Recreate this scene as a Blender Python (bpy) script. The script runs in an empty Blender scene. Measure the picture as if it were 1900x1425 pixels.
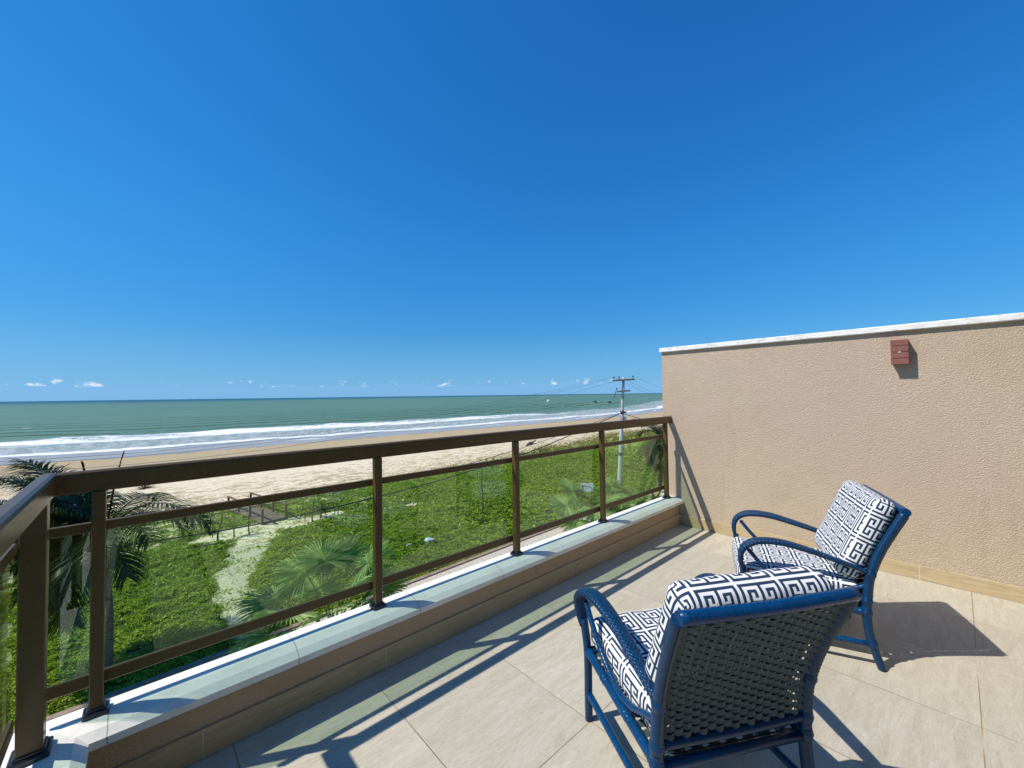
import bpy, math, random
import numpy as np
from mathutils import Vector, Matrix
SC = bpy.context.scene
COL = SC.collection
PI = math.pi
R = math.radians
# ------------------------------------------------------------------ camera
EYE = 1.45                      # eye height above the terrace floor (z = 0)
GZ = -6.05                      # ground level below the terrace
CF, CA, CP, CR = 754.5303, 0.8287, 0.0269, 0.0129      # focal (px of 1900), heading, pitch, roll
fw = Vector((math.cos(CA)*math.cos(CP), math.sin(CA)*math.cos(CP), math.sin(CP)))
rt0 = Vector((math.sin(CA), -math.cos(CA), 0))
up0 = rt0.cross(fw)
rt = rt0*math.cos(CR) - up0*math.sin(CR)
up = rt0*math.sin(CR) + up0*math.cos(CR)
cam_d = bpy.data.cameras.new('camera')
cam = bpy.data.objects.new('camera', cam_d)
COL.objects.link(cam)
cam_d.sensor_width = 36.0
cam_d.lens = 36.0*CF/1900.0
cam_d.clip_start = 0.05
cam_d.clip_end = 120000
cam.matrix_world = Matrix(((rt.x, up.x, -fw.x, 0), (rt.y, up.y, -fw.y, 0), (rt.z, up.z, -fw.z, EYE), (0, 0, 0, 1)))
SC.camera = cam
# ------------------------------------------------------------------ world, sun, exposure
SUN = Vector((-0.73, 0.38, 1.0)).normalized()           # towards the sun
SUN_EL = math.asin(SUN.z)
SUN_AZ = math.atan2(SUN.x, SUN.y)
SC.view_settings.view_transform = 'Standard'
SC.view_settings.look = 'None'
SC.view_settings.exposure = 0.35
SC.view_settings.gamma = 1.0
W = bpy.data.worlds.new('World')
SC.world = W
W.use_nodes = True


class NT:
    """small helper for node trees"""
    def __init__(s, tree):
        s.t = tree
        s.n = tree.nodes
        s.l = tree.links

    def node(s, typ, **kw):
        n = s.n.new(typ)
        for k, v in kw.items():
            setattr(n, k, v)
        return n

    def put(s, sock, val):
        if isinstance(val, bpy.types.NodeSocket):
            s.l.new(val, sock)
        elif val is not None:
            if hasattr(sock.default_value, '__len__') and not hasattr(val, '__len__'):
                val = [val]*len(sock.default_value)
            if hasattr(sock.default_value, '__len__') and len(sock.default_value) == 4 and len(val) == 3:
                val = (*val, 1)
            sock.default_value = val

    def math(s, op, a, b=None, c=None, clamp=False):
        n = s.node('ShaderNodeMath', operation=op, use_clamp=clamp)
        s.put(n.inputs[0], a)
        s.put(n.inputs[1], b)
        s.put(n.inputs[2], c)
        return n.outputs[0]

    def vmath(s, op, a, b=None):
        n = s.node('ShaderNodeVectorMath', operation=op)
        s.put(n.inputs[0], a)
        s.put(n.inputs[1], b)
        return n.outputs[0]

    def mix(s, f, a, b, mode='MIX'):
        n = s.node('ShaderNodeMix', data_type='RGBA', blend_type=mode)
        s.put(n.inputs[0], f)
        s.put(n.inputs[6], a)
        s.put(n.inputs[7], b)
        return n.outputs[2]

    def noise(s, vec, scale, detail=3, rough=0.55, dist=0.0):
        n = s.node('ShaderNodeTexNoise')
        s.put(n.inputs['Vector'], vec)
        n.inputs['Scale'].default_value = scale
        n.inputs['Detail'].default_value = detail
        n.inputs['Roughness'].default_value = rough
        n.inputs['Distortion'].default_value = dist
        return n.outputs[0]

    def ramp(s, f, pts, interp='LINEAR'):
        n = s.node('ShaderNodeValToRGB')
        n.color_ramp.interpolation = interp
        e = n.color_ramp.elements
        while len(e) < len(pts):
            e.new(0.5)
        for el, (p, c) in zip(e, pts):
            el.position = p
            el.color = (*c, 1) if len(c) == 3 else c
        s.put(n.inputs[0], f)
        return n.outputs[0]

    def step(s, v, a, b, lo=0.0, hi=1.0):
        n = s.node('ShaderNodeMapRange', interpolation_type='SMOOTHSTEP')
        s.put(n.inputs[0], v)
        s.put(n.inputs[1], a)
        s.put(n.inputs[2], b)
        s.put(n.inputs[3], lo)
        s.put(n.inputs[4], hi)
        return n.outputs[0]

    def lin(s, v, a, b, lo=0.0, hi=1.0):
        n = s.node('ShaderNodeMapRange')
        s.put(n.inputs[0], v)
        for k, x in zip((1, 2, 3, 4), (a, b, lo, hi)):
            n.inputs[k].default_value = x
        return n.outputs[0]

    def scale(s, vec, sc):
        n = s.node('ShaderNodeMapping')
        s.put(n.inputs[0], vec)
        n.inputs['Scale'].default_value = sc
        return n.outputs[0]

    def bump(s, h, strength, dist, normal=None):
        n = s.node('ShaderNodeBump')
        n.inputs['Strength'].default_value = strength
        n.inputs['Distance'].default_value = dist
        s.put(n.inputs['Height'], h)
        if normal is not None:
            s.put(n.inputs['Normal'], normal)
        return n.outputs[0]

    def xyz(s, vec):
        n = s.node('ShaderNodeSeparateXYZ')
        s.put(n.inputs[0], vec)
        return n.outputs

    def comb(s, x=0, y=0, z=0):
        n = s.node('ShaderNodeCombineXYZ')
        for k, v in enumerate((x, y, z)):
            s.put(n.inputs[k], v)
        return n.outputs[0]

    def attr(s, name):
        return s.node('ShaderNodeAttribute', attribute_name=name).outputs['Fac']


w = NT(W.node_tree)
w.n.clear()
sky = w.node('ShaderNodeTexSky', sky_type='NISHITA')
sky.sun_disc = False
sky.sun_elevation = SUN_EL
sky.sun_rotation = SUN_AZ
sky.altitude = 0
sky.air_density = 1.0
sky.dust_density = 0.15
sky.ozone_density = 3.5
hsv = w.node('ShaderNodeHueSaturation')
hsv.inputs['Hue'].default_value = 0.5
hsv.inputs['Saturation'].default_value = 1.09
w.put(hsv.inputs['Color'], w.mix(1.0, sky.outputs[0], (0.50, 0.93, 1.27), 'MULTIPLY'))
gd = w.node('ShaderNodeNewGeometry').outputs['Incoming']
d3 = w.xyz(w.vmath('MULTIPLY', gd, (-1, -1, -1)))
azi = w.math('ARCTAN2', d3[0], d3[1])
ele = d3[2]
# a low far bank of haze with a broken row of small cumulus on top of it
cv = w.comb(w.math('MULTIPLY', azi, 1.0), w.math('MULTIPLY', ele, 1.6), 0.0)
n1 = w.noise(cv, 42, 4, 0.6)
n2 = w.noise(cv, 9, 2, 0.5)
band = w.math('MULTIPLY', w.step(ele, 0.0215, 0.0265), w.step(ele, 0.028, 0.041, 1, 0))
cl = w.step(w.math('ADD', n1, w.math('MULTIPLY', w.math('SUBTRACT', n2, 0.5), 0.5)), 0.56, 0.72)
cl = w.math('MULTIPLY', w.math('MULTIPLY', cl, band), 0.75)
bank = w.math('MULTIPLY', w.step(w.math('ADD', ele, w.math('MULTIPLY', w.math('SUBTRACT', n1, 0.5), 0.012)), 0.022, 0.032, 1, 0), 0.35)
low = w.step(ele, -0.05, 0.40, 0.66, 1.0)
skyc = w.mix(1.0, hsv.outputs[0], w.comb(low, low, low), 'MULTIPLY')
den = w.vmath('ADD', w.vmath('MULTIPLY', skyc, (0.085, 0.085, 0.085)), (1, 1, 1))
skyc = w.vmath('MULTIPLY', w.vmath('DIVIDE', skyc, den), (0.98, 1.155, 1.44))
skyc = w.mix(w.step(ele, 0.0, 0.16, 0.40, 0.0), skyc, (1.45, 3.85, 7.4))
c1 = w.mix(bank, skyc, (1.9, 3.9, 7.2))
c2 = w.mix(cl, c1, (7.6, 8.2, 8.8))
bg = w.node('ShaderNodeBackground')
w.put(bg.inputs['Color'], c2)
bg.inputs['Strength'].default_value = 0.10
wo = w.node('ShaderNodeOutputWorld')
w.l.new(bg.outputs[0], wo.inputs[0])

sun_d = bpy.data.lights.new('sun', 'SUN')
sun_d.energy = 4.2
sun_d.angle = R(0.5)
sun_d.color = (1.0, 0.95, 0.87)
sun = bpy.data.objects.new('sun', sun_d)
COL.objects.link(sun)
sun.rotation_euler = (-SUN).to_track_quat('-Z', 'Y').to_euler()
sun.location = (-8, 5, 14)


# ------------------------------------------------------------------ object helpers
def mat(name, rough=0.6, spec=0.5, metal=0.0, base=(0.5, 0.5, 0.5)):
    m = bpy.data.materials.new(name)
    m.use_nodes = True
    t = NT(m.node_tree)
    b = t.n['Principled BSDF']
    b.inputs['Roughness'].default_value = rough
    b.inputs['Specular IOR Level'].default_value = spec
    b.inputs['Metallic'].default_value = metal
    b.inputs['Base Color'].default_value = (*base, 1)
    t.b = b
    t.m = m
    t.pos = t.node('ShaderNodeTexCoord').outputs['Object']
    t.uv = t.node('ShaderNodeTexCoord').outputs['UV']
    return t


def tag(o, label, cat, group=None):
    o['label'] = label
    o['category'] = cat
    if group:
        o['group'] = group
    return o


def structure(o, kind='structure'):
    o['kind'] = kind
    return o


def empty(name, loc=(0, 0, 0), rz=0.0):
    o = bpy.data.objects.new(name, None)
    COL.objects.link(o)
    o.location = loc
    o.rotation_euler = (0, 0, rz)
    o.empty_display_size = 0.2
    return o


def catmull(pts, k):
    P = [Vector(p) for p in pts]
    if k <= 1 or len(P) < 3:
        return P
    Q = [P[0]*2-P[1]] + P + [P[-1]*2-P[-2]]
    out = []
    for i in range(1, len(Q)-2):
        a, b, c, d = Q[i-1], Q[i], Q[i+1], Q[i+2]
        for j in range(k):
            t = j/k
            out.append(0.5*((2*b)+(c-a)*t+(2*a-5*b+4*c-d)*t*t+(3*b-a-3*c+d)*t**3))
    out.append(P[-1])
    return out


class MB:
    def __init__(s):
        s.v, s.f, s.m, s.uv, s.sm = [], [], [], [], []

    def face(s, idx, mi=0, uv=None, smooth=False):
        s.f.append(tuple(idx))
        s.m.append(mi)
        s.uv.append(uv or [(0, 0)]*len(idx))
        s.sm.append(smooth)

    def poly(s, pts, mi=0, smooth=False):
        b = len(s.v)
        s.v += [tuple(p) for p in pts]
        s.face(range(b, b+len(pts)), mi, None, smooth)

    def box(s, lo, hi, mi=0, M=None, bev=0.0):
        x0, y0, z0 = lo
        x1, y1, z1 = hi
        b = len(s.v)
        if bev <= 0:
            P = [(x, y, z) for z in (z0, z1) for y in (y0, y1) for x in (x0, x1)]
            F = [(0, 2, 3, 1), (4, 5, 7, 6), (0, 1, 5, 4), (2, 6, 7, 3), (0, 4, 6, 2), (1, 3, 7, 5)]
        else:
            P, F, ix = [], [], {}
            for k, z in enumerate((z0, z1)):
                for j, y in enumerate((y0, y1)):
                    for i, x in enumerate((x0, x1)):
                        sx, sy, sz = (1, -1)[i], (1, -1)[j], (1, -1)[k]
                        for a in range(3):
                            q = [x+sx*bev, y+sy*bev, z+sz*bev]
                            q[a] = (x, y, z)[a]
                            ix[i, j, k, a] = len(P)
                            P.append(tuple(q))
            g = lambda i, j, k, a: ix[i, j, k, a]
            for k in (0, 1):
                q = [g(0, 0, k, 2), g(1, 0, k, 2), g(1, 1, k, 2), g(0, 1, k, 2)]
                F.append(q if k else q[::-1])
                q = [g(0, k, 0, 1), g(1, k, 0, 1), g(1, k, 1, 1), g(0, k, 1, 1)]
                F.append(q[::-1] if k else q)
                q = [g(k, 0, 0, 0), g(k, 1, 0, 0), g(k, 1, 1, 0), g(k, 0, 1, 0)]
                F.append(q if k else q[::-1])
            for k in (0, 1):
                for j in (0, 1):
                    F.append([g(0, j, k, 2), g(1, j, k, 2), g(1, j, k, 1), g(0, j, k, 1)])
                    F.append([g(j, 0, k, 2), g(j, 1, k, 2), g(j, 1, k, 0), g(j, 0, k, 0)])
                    F.append([g(j, k, 0, 1), g(j, k, 1, 1), g(j, k, 1, 0), g(j, k, 0, 0)])
                    for i in (0, 1):
                        F.append([g(i, j, k, 0), g(i, j, k, 1), g(i, j, k, 2)])
        s.v += [tuple(M @ Vector(p)) if M else p for p in P]
        for f in F:
            s.face([b+i for i in f], mi)

    def beam(s, a, b, wx, wz, mi=0, upv=(0, 0, 1)):
        """square bar between two points"""
        a, b = Vector(a), Vector(b)
        d = (b-a).normalized()
        u = Vector(upv)
        if abs(d.dot(u)) > 0.98:
            u = Vector((0, 1, 0))
        x = d.cross(u).normalized()
        z = x.cross(d)
        i = len(s.v)
        for p in (a, b):
            for sx, sz in ((-1, -1), (1, -1), (1, 1), (-1, 1)):
                s.v.append(tuple(p+x*sx*wx/2+z*sz*wz/2))
        for f in ((0, 1, 2, 3), (7, 6, 5, 4), (0, 4, 5, 1), (1, 5, 6, 2), (2, 6, 7, 3), (3, 7, 4, 0)):
            s.face([i+k for k in f], mi)

    def tube(s, path, rad, n=10, k=1, prof=None, ref=(0, 0, 1), mi=0, cap=True):
        """sweep a circle (or prof, a list of (side, up) offsets) along a path"""
        P = catmull(path, k)
        N = len(P)
        if hasattr(rad, '__len__'):
            xs = np.linspace(0, 1, len(rad))
            rr = np.interp(np.linspace(0, 1, N), xs, rad)
        else:
            rr = [rad]*N
        if prof is None:
            prof = [(math.cos(2*PI*i/n), math.sin(2*PI*i/n)) for i in range(n)]
        n = len(prof)
        per = [0.0]
        for i in range(n):
            a, b2 = prof[i], prof[(i+1) % n]
            per.append(per[-1]+math.hypot(a[0]-b2[0], a[1]-b2[1]))
        u = Vector(ref)
        b = len(s.v)
        L = 0.0
        lens = []
        for i, p in enumerate(P):
            d = (P[min(i+1, N-1)]-P[max(i-1, 0)]).normalized()
            x = d.cross(u)
            if x.length < 1e-4:
                x = d.cross(Vector((0.3, 1, 0.2)))
            x.normalize()
            u = x.cross(d).normalized()
            if i:
                L += (p-P[i-1]).length
            lens.append(L)
            for (c, q) in prof:
                s.v.append(tuple(p+x*c*rr[i]+u*q*rr[i]))
        for i in range(N-1):
            for j in range(n):
                j2 = (j+1) % n
                r0 = rr[i]
                s.face((b+i*n+j, b+i*n+j2, b+(i+1)*n+j2, b+(i+1)*n+j), mi,
                       [(per[j]*r0, lens[i]), (per[j+1]*r0, lens[i]), (per[j+1]*r0, lens[i+1]), (per[j]*r0, lens[i+1])], True)
        if cap:
            s.face([b+j for j in range(n)][::-1], mi)
            s.face([b+(N-1)*n+j for j in range(n)], mi)

    def strip(s, pts, widths, side, mi=0, smooth=True):
        """flat ribbon along pts, widened along side vectors"""
        b = len(s.v)
        for p, wd, sd in zip(pts, widths, side):
            s.v.append(tuple(p-sd*wd))
            s.v.append(tuple(p+sd*wd))
        for i in range(len(pts)-1):
            s.face((b+2*i, b+2*i+1, b+2*i+3, b+2*i+2), mi, None, smooth)

    def mesh(s, name, mats):
        me = bpy.data.meshes.new(name)
        me.from_pydata(s.v, [], s.f)
        for m in (mats if isinstance(mats, (list, tuple)) else [mats]):
            me.materials.append(m)
        me.polygons.foreach_set('material_index', s.m)
        me.polygons.foreach_set('use_smooth', s.sm)
        uvl = me.uv_layers.new(name='UVMap')
        flat = [c for u in s.uv for q in u for c in q]
        uvl.data.foreach_set('uv', flat)
        me.update()
        return me

    def build(s, name, mats, parent=None, loc=None):
        o = bpy.data.objects.new(name, s.mesh(name, mats))
        COL.objects.link(o)
        if parent is not None:
            o.parent = parent
        if loc is not None:
            o.location = loc
        return o


def copy_tree(o, parent=None):
    c = o.copy()
    COL.objects.link(c)
    if parent is not None:
        c.parent = parent
    for ch in list(o.children):
        copy_tree(ch, c)
    return c


def np_mesh(name, V, F, mats, smooth=False, attrs=None, corners=4):
    """fast mesh from numpy arrays (all faces with the same number of corners)"""
    me = bpy.data.meshes.new(name)
    me.vertices.add(len(V))
    me.vertices.foreach_set('co', np.asarray(V, np.float32).ravel())
    nf = len(F)
    me.loops.add(nf*corners)
    me.loops.foreach_set('vertex_index', np.asarray(F, np.int32).ravel())
    me.polygons.add(nf)
    me.polygons.foreach_set('loop_start', np.arange(nf, dtype=np.int32)*corners)
    me.polygons.foreach_set('use_smooth', np.full(nf, smooth))
    for m in (mats if isinstance(mats, (list, tuple)) else [mats]):
        me.materials.append(m)
    for k, a in (attrs or {}).items():
        at = me.attributes.new(k, 'FLOAT', 'POINT')
        at.data.foreach_set('value', np.asarray(a, np.float32))
    me.update(calc_edges=True)
    o = bpy.data.objects.new(name, me)
    COL.objects.link(o)
    return o


def grid_faces(ni, nj):
    i, j = np.meshgrid(np.arange(ni-1), np.arange(nj-1), indexing='ij')
    a = (i*nj+j).ravel()
    return np.stack([a, a+nj, a+nj+1, a+1], 1)


# ------------------------------------------------------------------ materials
def m_stucco(name, c1, c2, sc=190.0, dist=0.0056):
    t = mat(name, 0.9, 0.2)
    n = t.noise(t.pos, 1.3, 4, 0.6)
    n2 = t.noise(t.pos, 14, 3)
    col = t.ramp(t.math('ADD', t.math('MULTIPLY', n, 0.7), t.math('MULTIPLY', n2, 0.3)), [(0.35, c1), (0.68, c2)])
    sk = t.noise(t.scale(t.pos, (5, 5, 0.35)), 2.2, 4, 0.6)
    col = t.mix(t.step(sk, 0.56, 0.74, 0, 0.22), col, (c1[0]*0.62, c1[1]*0.6, c1[2]*0.56))
    pk = t.step(t.noise(t.pos, 0.55, 3, 0.6), 0.42, 0.62, 0.0, 0.55)
    col = t.mix(pk, col, (c2[0]*0.98, c2[1]*0.91, c2[2]*1.02))
    t.put(t.b.inputs['Base Color'], col)
    g = t.noise(t.scale(t.pos, (1, 1, 1.25)), sc*0.55, 3, 0.55, 0.35)
    g2 = t.noise(t.pos, sc*1.9, 2, 0.6)
    h = t.math('ADD', t.step(g, 0.36, 0.62), t.math('MULTIPLY', g2, 0.75))
    t.put(t.b.inputs['Normal'], t.bump(h, 0.75, dist))
    return t.m


STUCCO = m_stucco('stucco_pink', (0.50, 0.39, 0.272), (0.58, 0.464, 0.335))
STUCCO2 = m_stucco('stucco_parapet', (0.48, 0.355, 0.225), (0.57, 0.43, 0.28), 220, 0.003)

t = mat('floor_tile', 0.55, 0.35)
p3 = t.xyz(t.pos)
TX0, TY0, TW, TL = 0.895, -0.035, 0.592, 1.17
fx = t.math('DIVIDE', t.math('SUBTRACT', p3[0], TX0), TW)
fy = t.math('DIVIDE', t.math('SUBTRACT', p3[1], TY0), TL)
dx = t.math('MULTIPLY', t.math('ABSOLUTE', t.math('SUBTRACT', fx, t.math('ROUND', fx))), TW)
dy = t.math('MULTIPLY', t.math('ABSOLUTE', t.math('SUBTRACT', fy, t.math('ROUND', fy))), TL)
dj = t.math('MINIMUM', dx, dy)
grout = t.step(dj, 0.0010, 0.0028, 1, 0)
cell = t.comb(t.math('FLOOR', fx), t.math('FLOOR', fy), 0)
wn = t.node('ShaderNodeTexWhiteNoise')
t.put(wn.inputs[0], cell)
off = t.vmath('ADD', t.pos, t.vmath('MULTIPLY', wn.outputs['Color'], (7, 7, 7)))
st = t.noise(t.scale(off, (2.2, 11, 1)), 1.6, 6, 0.62, 1.2)
st2 = t.noise(t.scale(off, (16, 55, 1)), 2.0, 4, 0.7, 0.6)
st3 = t.noise(t.pos, 420, 2, 0.6)
v = t.math('ADD', t.math('ADD', t.math('MULTIPLY', st, 0.36), t.math('MULTIPLY', st2, 0.34)), t.math('MULTIPLY', st3, 0.30))
col = t.ramp(v, [(0.36, (0.37, 0.328, 0.245)), (0.5, (0.47, 0.427, 0.332)), (0.63, (0.56, 0.525, 0.43))])
tone = t.lin(wn.outputs['Value'], 0, 1, 0.9, 1.06)
col = t.mix(1.0, col, t.comb(tone, tone, tone), 'MULTIPLY')
stain = t.step(t.noise(t.pos, 0.9, 4, 0.65), 0.52, 0.75, 0, 0.30)
col = t.mix(stain, col, (0.33, 0.26, 0.17))
gcol = t.ramp(t.noise(t.pos, 1.1, 3), [(0.38, (0.16, 0.125, 0.08)), (0.52, (0.30, 0.225, 0.12)), (0.62, (0.62, 0.58, 0.5))])
t.put(t.b.inputs['Base Color'], t.mix(grout, col, gcol))
t.put(t.b.inputs['Roughness'], t.lin(v, 0.3, 0.7, 0.6, 0.42))
hb = t.math('SUBTRACT', t.math('ADD', t.math('MULTIPLY', st2, 0.5), t.math('MULTIPLY', st3, 0.6)), t.math('MULTIPLY', grout, 2.0))
t.put(t.b.inputs['Normal'], t.bump(hb, 0.35, 0.0015))
FLOOR = t.m

t = mat('skirting_tile', 0.5, 0.35)
sv = t.noise(t.scale(t.pos, (3, 3, 26)), 1.8, 5, 0.65, 1.0)
col = t.ramp(sv, [(0.34, (0.385, 0.285, 0.155)), (0.52, (0.45, 0.345, 0.2)), (0.7, (0.49, 0.385, 0.24))])
q3 = t.xyz(t.pos)
jx = t.math('DIVIDE', t.math('ADD', t.math('ADD', q3[0], q3[1]), 0.05), 0.78)
jd = t.math('MULTIPLY', t.math('ABSOLUTE', t.math('SUBTRACT', jx, t.math('ROUND', jx))), 0.78)
col = t.mix(t.step(jd, 0.0008, 0.0026, 0.8, 0), col, (0.6, 0.55, 0.45))
t.put(t.b.inputs['Base Color'], col)
t.put(t.b.inputs['Normal'], t.bump(sv, 0.3, 0.001))
SKIRT = t.m

t = mat('white_stone', 0.7, 0.12)
n = t.noise(t.pos, 7, 5, 0.65)
n2 = t.noise(t.pos, 160, 3, 0.7)
nd = t.noise(t.scale(t.pos, (1, 1, 3)), 3.2, 5, 0.7)
col = t.ramp(t.math('ADD', t.math('MULTIPLY', n, 0.6), t.math('MULTIPLY', n2, 0.4)), [(0.32, (0.64, 0.62, 0.55)), (0.55, (0.79, 0.765, 0.69))])
col = t.mix(t.step(nd, 0.6, 0.78, 0, 0.3), col, (0.36, 0.34, 0.3))
q3 = t.xyz(t.pos)
jx = t.math('DIVIDE', t.math('ADD', t.math('ADD', q3[0], t.math('MULTIPLY', t.noise(t.pos, 60), 0.006)), 0.07), 0.62)
jd = t.math('MULTIPLY', t.math('ABSOLUTE', t.math('SUBTRACT', jx, t.math('ROUND', jx))), 0.62)
col = t.mix(t.step(jd, 0.0008, 0.003, 0.75, 0), col, (0.25, 0.24, 0.22))
t.put(t.b.inputs['Base Color'], col)
t.put(t.b.inputs['Normal'], t.bump(t.math('ADD', n2, n), 0.3, 0.002))
STONE = t.m
t = mat('white_wall_cap', 0.6, 0.3)
n = t.noise(t.scale(t.pos, (1, 3, 12)), 4, 5, 0.7)
t.put(t.b.inputs['Base Color'], t.ramp(n, [(0.3, (0.42, 0.38, 0.32)), (0.45, (0.72, 0.69, 0.64)), (0.6, (0.8, 0.79, 0.76))]))
t.put(t.b.inputs['Normal'], t.bump(n, 0.4, 0.004))
CAP = t.m

t = mat('bronze_aluminium', 0.36, 0.30, 0.0)
n = t.noise(t.pos, 60, 3)
t.put(t.b.inputs['Base Color'], t.ramp(n, [(0.3, (0.088, 0.052, 0.016)), (0.7, (0.112, 0.067, 0.022))]))
t.put(t.b.inputs['Roughness'], t.lin(n, 0.3, 0.7, 0.28, 0.4))
BRONZE = t.m
t = mat('black_plastic', 0.35, 0.5, 0.0, (0.018, 0.018, 0.02))
BLACK = t.m

# tinted float glass: transmits tinted light, reflects by Fresnel on each face
m = bpy.data.materials.new('green_glass')
m.use_nodes = True
t = NT(m.node_tree)
t.n.clear()
tr = t.node('ShaderNodeBsdfTransparent')
tr.inputs[0].default_value = (0.87, 0.975, 0.885, 1)
gl = t.node('ShaderNodeBsdfGlossy')
gl.inputs['Roughness'].default_value = 0.0
gl.inputs['Color'].default_value = (0.95, 1.0, 0.95, 1)
bf = t.node('ShaderNodeNewGeometry').outputs['Backfacing']
fr = t.node('ShaderNodeFresnel')
t.put(fr.inputs['IOR'], t.lin(bf, 0, 1, 1.52, 1/1.52))
mx = t.node('ShaderNodeMixShader')
t.put(mx.inputs[0], fr.outputs[0])
t.l.new(tr.outputs[0], mx.inputs[1])
t.l.new(gl.outputs[0], mx.inputs[2])
ou = t.node('ShaderNodeOutputMaterial')
t.l.new(mx.outputs[0], ou.inputs[0])
GLASS = m


def m_rattan(name, c1, c2, wrap=0.0085, weave=False, rough=0.27):
    t = mat(name, rough, 0.5)
    t.b.inputs['Specular IOR Level'].default_value = 0.32
    u3 = t.xyz(t.uv)
    n = t.noise(t.pos, 45, 4, 0.6)
    n2 = t.noise(t.pos, 260, 2)
    t.put(t.b.inputs['Base Color'], t.ramp(n, [(0.3, c1), (0.7, c2)]))
    if weave:
        a = t.math('SINE', t.math('MULTIPLY', u3[0], 2*PI/0.016))
        b = t.math('SINE', t.math('MULTIPLY', u3[1], 2*PI/0.018))
        h = t.math('ADD', t.math('MULTIPLY', a, b), t.math('MULTIPLY', t.math('ABSOLUTE', b), 0.3))
        t.put(t.b.inputs['Normal'], t.bump(h, 0.75, 0.0022))
    else:
        ph = t.math('ADD', t.math('MULTIPLY', u3[1], 2*PI/wrap), t.math('MULTIPLY', u3[0], 25.0))
        h = t.math('POWER', t.math('ABSOLUTE', t.math('SINE', t.math('MULTIPLY', ph, 0.5))), 0.35)
        h = t.math('ADD', h, t.math('MULTIPLY', n2, 0.2))
        t.put(t.b.inputs['Normal'], t.bump(h, 0.55, 0.0016))
    return t.m


BLUE_A, BLUE_B = (0.0006, 0.024, 0.068), (0.0012, 0.038, 0.108)
RATTAN = m_rattan('blue_wrapped_rattan', BLUE_A, BLUE_B)
POLE = m_rattan('blue_smooth_rattan', (0.0006, 0.032, 0.10), (0.0012, 0.048, 0.145), 0.02)
ARMW = m_rattan('blue_woven_arm', BLUE_A, BLUE_B, weave=True, rough=0.3)
t = mat('charcoal_weave', 0.5, 0.35)
n = t.noise(t.pos, 40, 3)
t.put(t.b.inputs['Base Color'], t.ramp(n, [(0.3, (0.035, 0.055, 0.06)), (0.7, (0.06, 0.085, 0.088))]))
WEAVE = t.m


def m_cloth(name, c1, c2):
    t = mat(name, 0.85, 0.15)
    n = t.noise(t.pos, 25, 3)
    t.put(t.b.inputs['Base Color'], t.ramp(n, [(0.3, c1), (0.7, c2)]))
    th = t.noise(t.pos, 900, 1)
    wr = t.noise(t.pos, 16, 3, 0.5)
    t.put(t.b.inputs['Normal'], t.bump(wr, 0.22, 0.012, t.bump(th, 0.25, 0.0006)))
    return t.m


CLOTH_W = m_cloth('white_cloth', (0.7, 0.69, 0.66), (0.78, 0.775, 0.75))
CLOTH_N = m_cloth('navy_cloth', (0.022, 0.037, 0.075), (0.03, 0.05, 0.095))

# ------------------------------------------------------------------ terrace
YB, YC, YO = 2.10, 2.052, 2.262      # parapet inner face, coping inner edge, coping outer edge
XB, XC, XO = -0.165, -0.118, -0.335  # the same for the side parapet
XW = 4.414                           # boundary wall face
ZP = 0.30                            # coping top
YR = 2.175                           # railing posts
YG = 2.212                           # glass and thin rails, just outside the posts
XR = -0.250                          # side railing posts
XG = -0.296

b = MB()
b.box((XB-0.01, -4.2, -0.2), (XW+0.01, YB+0.01, 0.0))
floor = structure(b.build('terrace_floor', FLOOR))

par = tag(empty('parapet_wall', (XB, YB, 0)), 'low L-shaped stucco parapet edging the terrace under the railings', 'parapet')


def rel(root, mb, name, mats):
    """build mb (world coordinates) as a part of root (an unrotated empty)"""
    o = mb.build(name, mats, root)
    o.location = -root.location
    return o


b = MB()
b.box((XB, YB, -0.19), (XW-0.002, 2.235, 0.237))
b.box((-0.305, -4.2, -0.19), (XB, 2.235, 0.237))
rel(par, b, 'wall_body', STUCCO2)
b = MB()
b.box((XB+0.012, YB-0.012, 0.001), (XW-0.014, YB-0.001, 0.118), bev=0.002)
b.box((XB+0.001, -4.2, 0.001), (XB+0.012, YB-0.0125, 0.118), bev=0.002)
rel(par, b, 'skirting', SKIRT)


def coping_run(mb, pts_in, pts_out):
    """white coping with a chamfered inner edge between two plan polylines"""
    n = len(pts_in)
    sec = []
    for (xi, yi), (xo, yo) in zip(pts_in, pts_out):
        a, c = Vector((xi, yi, 0)), Vector((xo, yo, 0))
        d = (c-a)
        L = d.length
        e = d/L
        k = L/0.21
        prof = [(0.0, 0.238), (0.0, 0.266), (0.034*k, 0.288), (0.085*k, ZP), (0.198*k, ZP-0.006), (0.21*k, ZP-0.02), (0.21*k, 0.238)]
        sec.append([a+e*q+Vector((0, 0, z)) for q, z in prof])
    for i in range(n-1):
        m_ = len(sec[0])
        for j in range(m_):
            j2 = (j+1) % m_
            mb.poly([sec[i][j], sec[i+1][j], sec[i+1][j2], sec[i][j2]][::-1])
    mb.poly(sec[0])
    mb.poly(sec[-1][::-1])


b = MB()
coping_run(b, [(XC, -4.2), (XC, YC), (XW-0.003, YC)], [(XO, -4.2), (XO, YO), (XW-0.003, YO)])
rel(par, b, 'coping', STONE)

# boundary wall on the right
bw = tag(empty('boundary_wall', (XW, 2.27, 0)), 'tall pinkish-beige textured stucco wall with white cap beside the chairs', 'wall')
b = MB()
b.box((XW, -4.2, -6.3), (XW+0.16, 2.268, 1.912))
rel(bw, b, 'wall_body', STUCCO)
b = MB()
b.box((XW-0.032, -4.2, 1.9125), (XW+0.192, 2.284, 1.962), bev=0.006)
rel(bw, b, 'wall_cap', CAP)
b = MB()
b.box((XW-0.012, -4.2, 0.001), (XW-0.0005, YB-0.0015, 0.108), bev=0.002)
rel(bw, b, 'skirting', SKIRT)

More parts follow.
